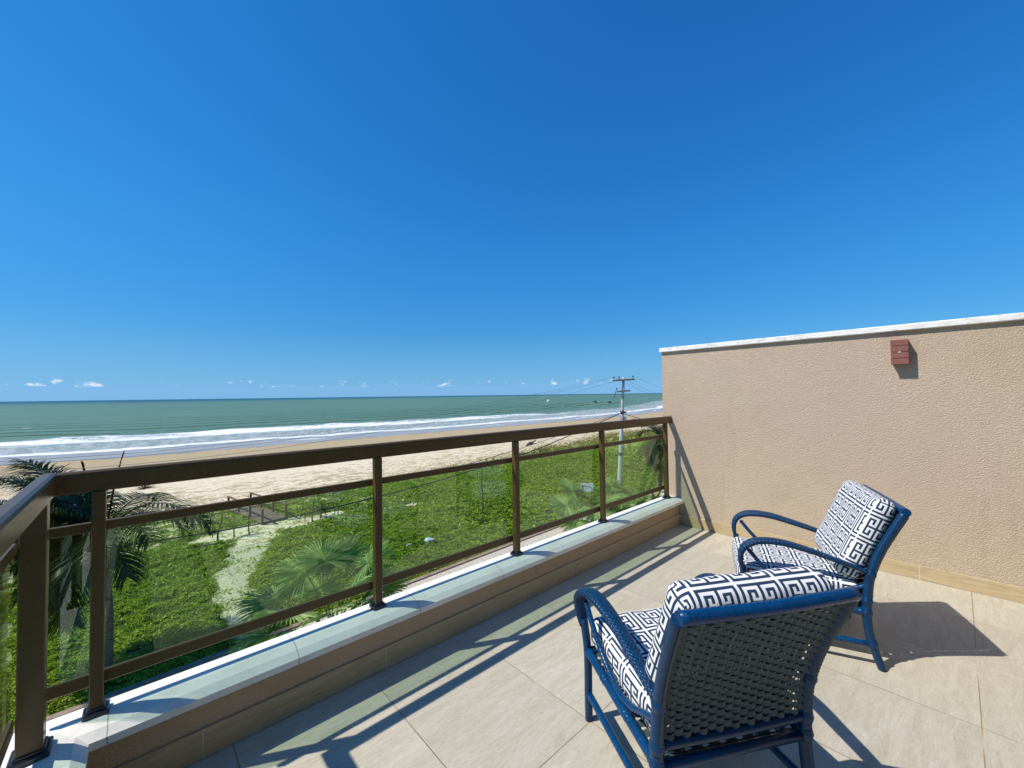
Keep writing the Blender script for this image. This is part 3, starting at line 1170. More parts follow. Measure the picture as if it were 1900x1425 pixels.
t.put(t.b.inputs['Base Color'], t.mix(foam, wcol, (0.82, 0.83, 0.83)))
t.put(t.b.inputs['Roughness'], t.math('MAXIMUM', t.step(sd, 6, 16, 0.36, 0.55), t.math('MULTIPLY', foam, 0.8)))
t.put(t.b.inputs['Specular IOR Level'], t.math('MULTIPLY', t.step(sd, 6, 16, 0.2, 0.22), t.math('SUBTRACT', 1.0, foam)))
t.put(t.b.inputs['Normal'], t.bump(t.math('ADD', t.math('MULTIPLY', lace, 0.5), fine), 0.6, 0.35))
SEA = t.m
structure(np_mesh('sea', np.stack([SX.ravel(), SY.ravel(), SZ.ravel()], 1), grid_faces(len(wx), len(ws)), SEA, True, {'s': SS.ravel()}))

# gravel bed and kerb at the foot of the house
t = mat('white_gravel', 0.9, 0.2)
vo = t.node('ShaderNodeTexVoronoi')
t.put(vo.inputs['Vector'], t.pos)
vo.inputs['Scale'].default_value = 22
col = t.mix(t.step(vo.outputs['Distance'], 0.35, 0.75, 0, 0.75), (0.70, 0.62, 0.49), (0.2, 0.16, 0.11))
t.put(t.b.inputs['Base Color'], col)
t.put(t.b.inputs['Normal'], t.bump(vo.outputs['Distance'], 0.9, 0.03))
t.t.nodes[-1].invert = True
GRAVEL = t.m
b = MB()
b.poly([(-14, 2.24, GZ+0.03), (70, 2.24, GZ+0.03), (70, KERB_Y+70*KS, GZ+0.03), (-14, KERB_Y-14*KS, GZ+0.03)])
structure(b.build('gravel_bed', GRAVEL))
t = mat('brown_kerb', 0.85, 0.25)
n = t.noise(t.pos, 6, 5, 0.65)
t.put(t.b.inputs['Base Color'], t.ramp(n, [(0.35, (0.2, 0.145, 0.1)), (0.65, (0.33, 0.255, 0.18))]))
t.put(t.b.inputs['Normal'], t.bump(n, 0.5, 0.02))
b = MB()
b.beam((-14, KERB_Y-14*KS, GZ), (70, KERB_Y+70*KS, GZ), 0.2, 0.17)
tag(b.build('garden_kerb', t.m), 'long low brown kerb between the gravel bed and the green field', 'kerb')

# ground cover: many small leaves following the lumps
rs = np.random.RandomState(11)


def scatter(n_, x0, x1, y0, y1, size, seed):
    rs = np.random.RandomState(seed)
    x = rs.uniform(x0, x1, n_)
    y = rs.uniform(y0, y1, n_)
    # only what the camera direction (plus a margin) can see
    a = np.degrees(np.arctan2(y, x))
    k = (a < 106) & (a > -2)
    d = path_dist(x, y)
    k &= (d > 0.05) | (rs.rand(n_) < np.clip(0.04+0.5*(vnoise(x, y, 95, 1.6)-0.5)+0.25*np.clip(1+d/0.35, 0, 1), 0.02, 0.6))
    vl = vegline(x)
    edge = (vl-1-y)/7.0
    k &= rs.rand(n_) < np.clip(edge+0.12, 0.0, 1.0)
    cl_ = vnoise(x, y, 91, 2.2)*0.5+vnoise(x, y, 92, 5.5)*0.5
    k &= rs.rand(n_) < np.clip((cl_-0.22)*3.0, 0.12, 1)
    k &= y > KERB_Y+KS*x+0.1
    x, y = x[k], y[k]
    h = ground_h(x, y)
    m_ = len(x)
    sz = size*rs.uniform(0.5, 1.5, m_)*np.where(rs.rand(m_) < 0.06, 1.7, 1.0)*np.clip((vl[k]-y)/9, 0.45, 1)
    # leaf normal: mostly up, tilted
    th = rs.uniform(0, 2*PI, m_)
    ti = np.abs(rs.normal(0.15, 0.7, m_))
    nz = np.stack([np.sin(ti)*np.cos(th), np.sin(ti)*np.sin(th), np.cos(ti)], 1)
    ph = rs.uniform(0, 2*PI, m_)
    ax = np.stack([np.cos(ph), np.sin(ph), np.zeros(m_)], 1)
    ax = ax-nz*(ax*nz).sum(1, keepdims=True)
    ax /= np.linalg.norm(ax, axis=1, keepdims=True)
    bx_ = np.cross(nz, ax)
    c = np.stack([x, y, h+0.02+sz*0.5*np.sin(ti)+rs.uniform(0, 0.05, m_)], 1)
    V = np.stack([c-ax*sz[:, None], c-bx_*sz[:, None]*0.4, c+ax*sz[:, None], c+bx_*sz[:, None]*0.4], 1)
    return V.reshape(-1, 3)


VV = [scatter(380000, -9, 14, 14, 24, 0.034, 1), scatter(280000, -14, 26, 22, 34, 0.05, 2), scatter(160000, -16, 45, 32, 56, 0.10, 3),
      scatter(240000, 12, 45, 14, 34, 0.06, 4), scatter(150000, 40, 100, 14, 56, 0.14, 5)]
VV = np.concatenate(VV)
FF = np.arange(len(VV)).reshape(-1, 4)
m = bpy.data.materials.new('ground_cover_leaf')
m.use_nodes = True
t = NT(m.node_tree)
b_ = t.n['Principled BSDF']
gi = t.node('ShaderNodeNewGeometry')
pos = t.node('ShaderNodeTexCoord').outputs['Object']
n = t.noise(pos, 0.22, 3, 0.6)
n2 = t.noise(pos, 1.3, 3, 0.6)
v = t.math('ADD', t.math('MULTIPLY', gi.outputs['Random Per Island'], 0.45), t.math('ADD', t.math('MULTIPLY', n, 0.45), t.math('MULTIPLY', n2, 0.35)))
lc = t.ramp(v, [(0.3, (0.06, 0.12, 0.004)), (0.52, (0.17, 0.265, 0.008)), (0.75, (0.32, 0.40, 0.016)), (0.95, (0.46, 0.47, 0.06))])
gp = t.xyz(pos)
yel = t.math('MULTIPLY', t.step(t.math('ADD', gp[1], t.math('MULTIPLY', n2, 6)), 34, 43), 0.85)
lc = t.mix(yel, lc, t.mix(gi.outputs['Random Per Island'], (0.2, 0.17, 0.045), (0.34, 0.29, 0.12)))
t.put(b_.inputs['Base Color'], lc)
b_.inputs['Roughness'].default_value = 0.5
b_.inputs['Specular IOR Level'].default_value = 0.2
tl = t.node('ShaderNodeBsdfTranslucent')
t.put(tl.inputs[0], t.mix(1.0, lc, (1.0, 1.15, 0.5), 'MULTIPLY'))
mx = t.node('ShaderNodeMixShader')
mx.inputs[0].default_value = 0.3
t.l.new(b_.outputs[0], mx.inputs[1])
t.l.new(tl.outputs[0], mx.inputs[2])
t.l.new(mx.outputs[0], t.n['Material Output'].inputs[0])
LEAFC = m
structure(np_mesh('ground_cover', VV, FF, LEAFC), 'stuff')

# ------------------------------------------------------------------ plants


def m_leaf(name, c1, c2, c3, transl=0.25, rough=0.45):
    m = bpy.data.materials.new(name)
    m.use_nodes = True
    t = NT(m.node_tree)
    b_ = t.n['Principled BSDF']
    ri = t.node('ShaderNodeNewGeometry').outputs['Random Per Island']
    n = t.noise(t.node('ShaderNodeTexCoord').outputs['Object'], 2.0, 3)
    v = t.math('ADD', t.math('MULTIPLY', ri, 0.5), t.math('MULTIPLY', n, 0.6))
    c = t.ramp(v, [(0.25, c1), (0.55, c2), (0.9, c3)])
    t.put(b_.inputs['Base Color'], c)
    b_.inputs['Roughness'].default_value = rough
    b_.inputs['Specular IOR Level'].default_value = 0.16
    tl = t.node('ShaderNodeBsdfTranslucent')
    t.put(tl.inputs[0], t.mix(1.0, c, (1.1, 1.3, 0.5), 'MULTIPLY'))
    mx = t.node('ShaderNodeMixShader')
    mx.inputs[0].default_value = transl
    t.l.new(b_.outputs[0], mx.inputs[1])
    t.l.new(tl.outputs[0], mx.inputs[2])
    t.l.new(mx.outputs[0], t.n['Material Output'].inputs[0])
    return m


COCO = m_leaf('coconut_leaf', (0.007, 0.018, 0.003), (0.015, 0.033, 0.005), (0.04, 0.07, 0.012), 0.2, 0.4)
COCOD = m_leaf('dry_palm_leaf', (0.04, 0.04, 0.015), (0.10, 0.085, 0.035), (0.17, 0.14, 0.06), 0.2, 0.7)
FANL = m_leaf('fan_leaf', (0.12, 0.20, 0.055), (0.22, 0.34, 0.095), (0.40, 0.50, 0.17), 0.3, 0.42)
t = mat('palm_trunk', 0.9, 0.2)
n = t.noise(t.scale(t.pos, (3, 3, 14)), 2.0, 4, 0.6)
t.put(t.b.inputs['Base Color'], t.ramp(n, [(0.35, (0.09, 0.075, 0.055)), (0.65, (0.2, 0.17, 0.13))]))
t.put(t.b.inputs['Normal'], t.bump(n, 0.8, 0.03))
TRUNK = t.m


def frond_mb(az, el, length, droop, leaf, rng, p0=(0, 0, 0), nl=46, spear=False, twist=0.0):
    """feather frond: curved rachis with hanging leaflets"""
    mb = MB()
    steps = 22
    p = Vector(p0)
    e = el
    pts, dirs = [], []
    for i in range(steps+1):
        d = Vector((math.cos(e)*math.cos(az), math.cos(e)*math.sin(az), math.sin(e)))
        pts.append(p.copy())
        dirs.append(d)
        p = p+d*length/steps
        e -= droop/steps*(0.35+1.3*i/steps)
    mb.tube(pts, [0.03, 0.02, 0.012, 0.004], 6)
    for i in range(nl):
        tt = (0.14+0.86*i/(nl-1))
        f = tt*steps
        k = min(int(f), steps-1)
        q = pts[k].lerp(pts[k+1], f-k)
        d = dirs[k]
        side0 = d.cross(Vector((0, 0, 1)))
        if side0.length < 0.05:
            side0 = Vector((-math.sin(az), math.cos(az), 0))
        side0.normalize()
        upn = side0.cross(d).normalized()
        L = leaf*(0.35+0.65*math.sin(PI*min(1, 0.12+tt*0.8)))*rng.uniform(0.85, 1.1)
        if spear:
            L *= 0.5
        for s_ in (-1, 1):
            sd = side0*s_
            out = (sd*math.cos(0.25)+upn*(0.25+twist*s_)).normalized()
            fwd = 0.45+0.55*tt if not spear else 7.0
            dv = (out+d*fwd).normalized()
            dv = (dv+Vector((rng.uniform(-.1, .1), rng.uniform(-.1, .1), rng.uniform(-.12, .08)))).normalized()
            P, wd, sv = [], [], []
            c = q.copy()
            for j in range(5):
                P.append(c.copy())
                wd.append((0.007, 0.0125, 0.011, 0.007, 0.001)[j]*(0.8+0.3*leaf))
                nn = dv.cross(d)
                sv.append((d-dv*d.dot(dv)).normalized() if (d-dv*d.dot(dv)).length > 0.05 else upn)
                c = c+dv*L/4
                dv = (dv+Vector((0, 0, -0.20-0.14*j))*(0.1 if spear else 1.0)*(1.0-0.3*abs(dv.z))).normalized()
            mb.strip(P, wd, sv)
    return mb


def coconut_palm(name, label, base, crown, fronds, leaf, seed, r0=0.15, material=None):
    rng = random.Random(seed)
    root = tag(empty(name, base), label, 'palm tree', 'feather palms')
    top = Vector(crown)-Vector(base)
    mb = MB()
    mid = top*0.5+Vector((0.12, -0.05, -0.1))
    mb.tube([(0, 0, -0.1), top*0.2+Vector((0.08, -0.02, 0)), mid, top*0.8+Vector((0.05, 0, 0)), top-Vector((0, 0, 0.1))], [r0*1.5, r0, r0*0.85, r0*0.8, r0*0.9], 14, 6)
    mb.build('trunk', TRUNK, root)
    mb = MB()
    mb.tube([top-Vector((0, 0, 0.35)), top-Vector((0, 0, 0.1)), top+Vector((0, 0, 0.15))], [r0*0.9, r0*1.35, r0*0.5], 12, 4)
    mb.build('crown_shaft', TRUNK, root)
    for az, el, L, dr, kind in fronds:
        p0 = top+Vector((math.cos(az)*0.1, math.sin(az)*0.1, rng.uniform(-0.1, 0.1)))
        mb = frond_mb(az, el, L, dr, leaf*(0.55 if kind == 's' else 1), rng, p0, 66, kind == 's', rng.uniform(-.3, .3))
        mb.build('frond', COCOD if kind == 'd' else (material or COCO), root)
    return root


D = math.radians
left_fronds = [
    (D(-42), D(44), 2.75, D(105), 'f'), (D(-20), D(20), 2.5, D(75), 'f'), (D(133), D(52), 3.0, D(42), 'f'), (D(142), D(30), 3.2, D(50), 'f'),
    (D(128), D(14), 3.1, D(45), 'f'), (D(150), D(8), 3.0, D(70), 'f'), (D(165), D(-8), 2.7, D(65), 'f'), (D(120), D(-15), 2.6, D(60), 'f'),
    (D(185), D(-20), 2.4, D(50), 'f'), (D(215), D(20), 2.4, D(95), 'f'), (D(245), D(-5), 2.2, D(70), 'f'), (D(275), D(25), 1.9, D(100), 'f'),
    (D(60), D(35), 2.6, D(80), 'f'), (D(25), D(10), 2.3, D(90), 'f'), (D(95), D(40), 2.8, D(80), 'f'), (D(200), D(-45), 2.0, D(30), 'd'),
    (D(300), D(-30), 1.5, D(50), 'f'), (D(10), D(83), 2.05, D(6), 's'), (D(140), D(80), 1.9, D(8), 's'), (D(170), D(62), 2.4, D(50), 'f'),
    (D(155), D(38), 2.9, D(60), 'f'), (D(175), D(15), 2.7, D(70), 'f'), (D(138), D(2), 3.0, D(50), 'f'), (D(190), D(-35), 2.3, D(40), 'f'),
    (D(160), D(-30), 2.6, D(45), 'f'), (D(230), D(-30), 2.1, D(45), 'f'), (D(260), D(10), 2.1, D(90), 'f'), (D(110), D(5), 2.8, D(70), 'f'),
    (D(-60), D(25), 2.0, D(80), 'f'), (D(145), D(62), 2.6, D(35), 'f'), (D(205), D(45), 2.2, D(80), 'f')]
left_fronds += [(D(128), D(38), 3.1, D(38), 'f'), (D(136), D(22), 3.3, D(32), 'f'), (D(147), D(48), 2.9, D(45), 'f'), (D(122), D(26), 3.0, D(40), 'f'),
                (D(152), D(20), 3.1, D(45), 'f'), (D(112), D(46), 2.7, D(50), 'f')]
rng = random.Random(17)
left_fronds += [(D(rng.uniform(110, 232)), D(rng.uniform(-60, 5)), rng.uniform(1.9, 2.6), D(rng.uniform(30, 75)), 'f') for _ in range(14)]
coconut_palm('coconut_palm', 'coconut palm with long drooping dark fronds behind the left corner of the railing', (-0.60, 15.75, GZ), (-0.74, 16.01, -2.1),
             left_fronds, 0.92, 3, 0.09)
rng = random.Random(9)
right_fronds = [(D(rng.uniform(0, 360)), D(rng.uniform(-50, 55)), rng.uniform(1.7, 2.6), D(rng.uniform(60, 110)), 'f') for _ in range(36)]
right_fronds += [(D(rng.uniform(90, 230)), D(rng.uniform(-75, -50)), rng.uniform(2.0, 2.8), D(25), 'd') for _ in range(9)]
right_fronds += [(D(rng.uniform(90, 230)), D(rng.uniform(-60, -20)), rng.uniform(2.0, 2.8), D(50), 'f') for _ in range(8)]
coconut_palm('coconut_palm', 'bushy palm with a skirt of hanging fronds at the right end of the railing', (28.9, 15.4, GZ), (28.55, 14.75, -1.8), right_fronds, 0.75, 5, 0.16)


def fan_leaf_mb(hub0, hub, nrm, heading, rad, rng, seg=46, span=D(285)):
    """palmate leaf: petiole from hub0 to hub, pleated blade around hub facing nrm"""
    mb = MB()
    hub0, hub = Vector(hub0), Vector(hub)
    mid = hub0.lerp(hub, 0.5)+Vector((0, 0, 0.12))
    mb.tube([hub0, mid, hub], [0.03, 0.02, 0.014], 6, 5)
    n = Vector(nrm).normalized()
    a = Vector(heading)
    a = (a-n*a.dot(n)).normalized()
    c = n.cross(a)

    def pt(ang, r, lift):
        fall = -0.10*r*r/rad
        cone = 0.20*r*(1-math.cos(ang))*0.5
        return hub+(a*math.cos(ang)+c*math.sin(ang))*r+n*(lift+cone*0.8)+Vector((0, 0, fall*rng.uniform(0.6, 1.6)))
    inner = rad*0.45
    for i in range(seg):
        a0 = -span/2+span*i/seg
        a1 = -span/2+span*(i+1)/seg
        am = (a0+a1)/2
        R_ = rad*(1-0.22*(abs(am)/(span/2))**2)*rng.uniform(0.93, 1.04)
        ins = inner*(1-0.2*(abs(am)/(span/2))**2)
        P0 = hub
        L1, M1, R1 = pt(a0, ins, -0.012), pt(am, ins, 0.03), pt(a1, ins, -0.012)
        w_ = (a1-a0)*0.25
        q = R_*0.82
        L2, M2, R2 = pt(am-w_*0.9, q, 0.0), pt(am, q, 0.018), pt(am+w_*0.9, q, 0.0)
        T = pt(am+rng.uniform(-.03, .03), R_, 0)-Vector((0, 0, rng.uniform(0.01, 0.06)))
        b = len(mb.v)
        mb.v += [tuple(x) for x in (P0, L1, M1, R1, L2, M2, R2, T)]
        for f in ((0, 1, 2), (0, 2, 3), (1, 4, 5, 2), (2, 5, 6, 3), (4, 7, 5), (5, 7, 6)):
            mb.face([b+k for k in f])
    return mb


def fan_palm(label, base, leaves, seed, face=(-0.35, 0.0, 0.2)):
    rng = random.Random(seed)
    root = tag(empty('fan_palm', base), label, 'fan palm', 'fan palms in the gravel bed')
    mb = MB()
    mb.tube([(0, 0, -0.05), (0.02, 0, 0.25), (0, 0.02, 0.5)], [0.16, 0.15, 0.08], 10, 3)
    mb.build('trunk', TRUNK, root)
    for az, el, L, rad in leaves:
        d = Vector((math.cos(az)*math.cos(el), math.sin(az)*math.cos(el), math.sin(el)))
        hub = Vector((0, 0, 0.4))+d*L
        # blade faces up and a little outwards
        n = (Vector((0, 0, 1.0))+Vector((-math.cos(az), -math.sin(az), 0))*(math.cos(el)*0.15+math.sin(el)*0.85)
             + Vector((rng.uniform(-.2, .2), rng.uniform(-.2, .2), 0))+Vector(face)).normalized()
        mb = fan_leaf_mb((0, 0, 0.35), hub, n, d, rad*1.15, rng)
        mb.build('leaf', FANL, root)
    return root


fan_palm('large fan palm with broad pleated leaves below the second glass pane', (4.45, 12.9, GZ), [
    (D(125), D(58), 2.0, 0.95), (D(150), D(35), 1.95, 1.0), (D(170), D(15), 1.8, 0.95), (D(190), D(40), 1.7, 0.95), (D(100), D(72), 2.1, 0.9),
    (D(60), D(62), 2.0, 0.95), (D(20), D(50), 1.9, 0.95), (D(-10), D(30), 1.7, 0.9), (D(-45), D(50), 1.6, 0.9), (D(-80), D(35), 1.5, 0.85),
    (D(215), D(22), 1.7, 0.95), (D(245), D(45), 1.6, 0.9), (D(280), D(60), 1.8, 0.85), (D(90), D(30), 1.5, 0.85), (D(330), D(65), 2.2, 0.9)], 21)
fan_palm('fan palm whose leaves stand behind the third glass pane, left of the white sign', (19.0, 14.1, GZ), [
    (D(130), D(55), 1.9, 0.95), (D(160), D(30), 1.9, 1.0), (D(185), D(12), 1.8, 0.95), (D(95), D(50), 1.5, 0.85), (D(50), D(25), 1.5, 0.8),
    (D(10), D(15), 1.5, 0.8), (D(-30), D(25), 1.7, 0.9), (D(220), D(30), 1.7, 0.95), (D(260), D(50), 1.6, 0.9), (D(-70), D(40), 1.6, 0.85)], 22, (-0.6, -0.35, 0))
fan_palm('small fan palm at the foot of the grey utility pole', (21.6, 13.9, GZ), [
    (D(130), D(50), 1.3, 0.8), (D(170), D(25), 1.4, 0.8), (D(215), D(20), 1.4, 0.8), (D(90), D(65), 1.5, 0.75), (D(40), D(40), 1.3, 0.8),
    (D(0), D(20), 1.3, 0.8), (D(-60), D(35), 1.3, 0.75), (D(265), D(45), 1.3, 0.75)], 23, (-0.6, -0.35, 0))


def agave(label, loc, n_, L, wid, seed, mt):
    rng = random.Random(seed)
    root = tag(empty('agave_plant', loc), label, 'plant', 'agave plants in the gravel')
    for i in range(n_):
        az = 2.39996*i+rng.uniform(-.2, .2)
        el = D(80)-D(62)*i/n_
        mb = MB()
        d = Vector((math.cos(az), math.sin(az), 0))
        sd = Vector((-math.sin(az), math.cos(az), 0))
        P, wd = [], []
        c = Vector((0, 0, 0.02))
        e = el
        for j in range(7):
            P.append(c.copy())
            wd.append(wid*(0.6, 0.9, 1.0, 0.95, 0.75, 0.42, 0.02)[j])
            c = c+(d*math.cos(e)+Vector((0, 0, math.sin(e))))*L/6
            e -= D(7)
        lf = MB()
        b = 0
        for p, w_ in zip(P, wd):
            up_ = Vector((0, 0, 1))*w_*0.35
            lf.v += [tuple(p-sd*w_+up_), tuple(p-Vector((0, 0, 0.012))), tuple(p+sd*w_+up_)]
        for j in range(6):
            a_ = 3*j
            lf.face((a_, a_+1, a_+4, a_+3), 0, None, True)
            lf.face((a_+1, a_+2, a_+5, a_+4), 0, None, True)
        lf.build('leaf', mt, root)
    return root


AGAVE = m_leaf('agave_leaf', (0.13, 0.17, 0.06), (0.2, 0.24, 0.09), (0.3, 0.31, 0.12), 0.1, 0.5)
agave('broad-leaved agave on white gravel left of the last railing post', (26.2, 14.2, GZ+0.03), 16, 1.1, 0.13, 1, AGAVE)
agave('yellowish low agave on white gravel just right of the utility pole', (24.4, 14.3, GZ+0.03), 18, 0.8, 0.09, 2, AGAVE)
agave('small agave on gravel by the third railing post', (18.6, 13.3, GZ+0.03), 14, 0.7, 0.08, 3, AGAVE)

# saplings by the stakes
sap = tag(empty('young_palm', (8.36, 26.82, GZ)), 'small dark young palm on the sand at the right end of the stake fence', 'young palm', 'young palms')
rng = random.Random(3)
mb = MB()
mb.tube([(0, 0, 0), (0, 0, 0.45)], [0.07, 0.05], 8)
mb.build('trunk', TRUNK, sap)
for i in range(9):
    frond_mb(2.4*i, D(70-5*i), 0.8, D(100), 0.22, rng, (0, 0, 0.42), 16).build('frond', COCO, sap)
sap = tag(empty('young_palm', (3.84, 26.5, GZ)), 'light green palm sapling on the sand among the stakes left of the footbridge', 'young palm', 'young palms')
mb = MB()
mb.tube([(0, 0, 0), (0, 0, 0.5)], [0.03, 0.02], 6)
mb.build('trunk', TRUNK, sap)
YOUNG = m_leaf('young_leaf', (0.12, 0.2, 0.03), (0.2, 0.28, 0.05), (0.3, 0.33, 0.08), 0.3)
for i in range(6):
    frond_mb(2.4*i+0.3, D(75-6*i), 0.95, D(60), 0.25, rng, (0, 0, 0.48), 14).build('frond', YOUNG, sap)

# ------------------------------------------------------------------ bridge, stakes, sign, litter
t = mat('weathered_wood', 0.85, 0.2)
n = t.noise(t.scale(t.pos, (4, 4, 1.2)), 5.0, 5, 0.65)
t.put(t.b.inputs['Base Color'], t.ramp(n, [(0.35, (0.10, 0.06, 0.035)), (0.65, (0.2, 0.125, 0.075))]))
WOOD = t.m
t = mat('reddish_decking', 0.8, 0.2)
n = t.noise(t.scale(t.pos, (1, 3, 1)), 3.0, 5, 0.65)
t.put(t.b.inputs['Base Color'], t.ramp(n, [(0.35, (0.13, 0.085, 0.07)), (0.65, (0.25, 0.175, 0.15))]))
DECK = t.m
t = mat('stake_wood', 0.9, 0.15)
n = t.noise(t.pos, 9, 4, 0.6)
t.put(t.b.inputs['Base Color'], t.ramp(n, [(0.35, (0.07, 0.055, 0.04)), (0.65, (0.17, 0.14, 0.10))]))
STAKE = t.m
fb = tag(empty('footbridge', (5.5, 30.2, GZ)), 'small wooden footbridge with reddish deck and handrails at the sandy path', 'footbridge')
nearP = [Vector((4.42, 32.75, 0)), Vector((4.74, 31.05, 0)), Vector((5.06, 29.35, 0)), Vector((5.38, 27.65, 0))]
farP = [p+Vector((1.30, 0.24, 0)) for p in nearP]
o0 = Vector((5.5, 30.2, 0))
dk = 0.22
mb = MB()
nb = 24
for i in range(nb):
    a = nearP[0].lerp(nearP[3], (i+0.04)/nb)-o0
    c = nearP[0].lerp(nearP[3], (i+0.96)/nb)-o0
    e = farP[0]-nearP[0]
    z = dk+0.05*math.sin(PI*(i+.5)/nb)
    q = [a-e*0.05, c-e*0.05, c+e*1.05, a+e*1.05]
    lo = [x+Vector((0, 0, z-0.04)) for x in q]
    hi = [x+Vector((0, 0, z)) for x in q]
    b0 = len(mb.v)
    mb.v += [tuple(x) for x in lo+hi]
    for f in ((3, 2, 1, 0), (4, 5, 6, 7), (0, 1, 5, 4), (1, 2, 6, 5), (2, 3, 7, 6), (3, 0, 4, 7)):
        mb.face([b0+k for k in f])
mb.build('deck', DECK, fb)
for line in (nearP, farP):
    mb = MB()
    mb.beam(line[0]-o0+Vector((0, 0, 0.12)), line[3]-o0+Vector((0, 0, 0.12)), 0.08, 0.16)
    mb.build('side_beam', WOOD, fb)
    for p in line:
        mb = MB()
        mb.beam(p-o0+Vector((0, 0, -0.1)), p-o0+Vector((0, 0, dk+0.74)), 0.11, 0.11)
        mb.build('post', WOOD, fb)
    mb = MB()
    d = (line[3]-line[0]).normalized()*0.12
    pts = [line[0]-d, line[1], line[2], line[3]+d]
    for a, c in zip(pts[:-1], pts[1:]):
        mb.beam(a-o0+Vector((0, 0, dk+0.77)), c-o0+Vector((0, 0, dk+0.77)), 0.13, 0.05)
    mb.build('handrail', WOOD, fb)

stakes = [((2.85, 27.88), (2.99, 27.7, -4.78), 0.035, 'thick dark leaning stake at the far left end of the fence'),
          ((2.97, 27.19), (2.98, 27.13, -4.53), 0.022, 'thin upright stake behind the leftmost pair of fence stakes'),
          ((3.09, 26.23), (3.23, 26.05, -4.53), 0.042, 'tall thick crooked stake where the sand begins on the left'),
          ((3.81, 26.37), (3.80, 26.33, -4.77), 0.026, 'slim stake standing by the light green palm sapling'),
          ((4.51, 26.32), (4.44, 26.34, -4.90), 0.034, 'crooked grey stake in front of the near side of the footbridge'),
          ((4.58, 31.32), (4.64, 31.24, -5.42), 0.02, 'short thin stick against the far end of the footbridge'),
          ((7.40, 27.74), (7.61, 27.50, -4.86), 0.024, 'thin stake leaning right just beyond the footbridge'),
          ((7.43, 26.78), (7.46, 26.73, -5.29), 0.02, 'short thin stake in the sand right of the footbridge'),
          ((7.66, 26.05), (7.67, 25.99, -4.60), 0.042, 'thick straight black stake at the sand edge right of the footbridge'),
          ((8.50, 26.33), (8.51, 26.30, -5.46), 0.02, 'short stub stake right of the dark young palm'),
          ((9.50, 28.02), (9.48, 27.99, -4.71), 0.03, 'tall pale stake at the right end of the stake fence'),
          ((9.16, 26.85), (9.20, 26.79, -5.51), 0.026, 'short bent stake at the right edge of the sand'),
          ((9.38, 26.52), (9.29, 26.58, -5.49), 0.026, 'short crooked stake, last one on the right in the grass')]
rng = random.Random(6)
for (x, y), (tx, ty, tz), r_, lab in stakes:
    mb = MB()
    top = Vector((tx-x, ty-y, tz-GZ))
    j1 = Vector((rng.uniform(-.05, .05), rng.uniform(-.05, .05), 0))
    mb.tube([(0, 0, -0.1), top*0.35+j1, top*0.7-j1*0.7, top], [r_*1.1, r_, r_*0.9, r_*0.7], 7, 5)
    tag(mb.build('fence_stake', STAKE, None, (x, y, GZ)), lab, 'stake', 'fence stakes by the sandy path')
# fence wires strung along the stakes
tops = [Vector((s_[1][0], s_[1][1], s_[1][2])) for s_ in (stakes[0], stakes[2], stakes[4], stakes[8], stakes[10])]
mb = MB()
for a, c in zip(tops[:-1], tops[1:]):
    a, c = a-Vector((0, 0, 0.25)), c-Vector((0, 0, 0.25))
    mb.tube([a, a.lerp(c, 0.5)-Vector((0, 0, 0.05)), c], 0.006, 5, 4, cap=False)
tag(mb.build('fence_wire', BLACK), 'thin sagging wire strung between the fence stakes', 'wire')

mb = MB()
mb.tube([(0, 0, -0.1), (0.05, 0, 1.1), (-0.03, 0.03, 2.2), (0.06, 0, 3.35)], [0.055, 0.05, 0.045, 0.035], 8, 5)
tag(mb.build('wooden_pole', STAKE, None, (15.75, 20.06, GZ)), 'lone tall dark wooden pole standing in the green field, seen through the glass', 'pole')

# sign board on two legs
sg = tag(empty('sign_board', (19.6, 14.98, GZ)), 'small white sign board with dark scrawled lettering at the edge of the field', 'sign')
A, B = Vector((-0.28, 0.20, 0)), Vector((0.28, -0.30, 0))
ex = (B-A).normalized()
nr = Vector((ex.y, -ex.x, 0))
WPAINT = mat('white_sign_paint', 0.5, 0.3, 0, (0.78, 0.79, 0.8)).m
INK = mat('dark_ink', 0.6, 0.2, 0, (0.03, 0.05, 0.07)).m
SW, SH, SZ0 = (B-A).length, 0.50, 1.72
mb = MB()
q = [A, B, B-nr*0.02, A-nr*0.02]
lo = [p+Vector((0, 0, SZ0)) for p in q]
hi = [p+Vector((0, 0, SZ0+SH)) for p in q]
mb.v += [tuple(x) for x in lo+hi]
for f in ((3, 2, 1, 0), (4, 5, 6, 7), (0, 1, 5, 4), (1, 2, 6, 5), (2, 3, 7, 6), (3, 0, 4, 7)):
    mb.face(f)
mb.build('board', WPAINT, sg)
mb = MB()


def stroke(pts, w_):
    P = [A+ex*SW*u+nr*0.004+Vector((0, 0, SZ0+SH*v)) for u, v in pts]
    for a, c in zip(P[:-1], P[1:]):
        mb.beam(a, c, w_, 0.004, upv=nr)


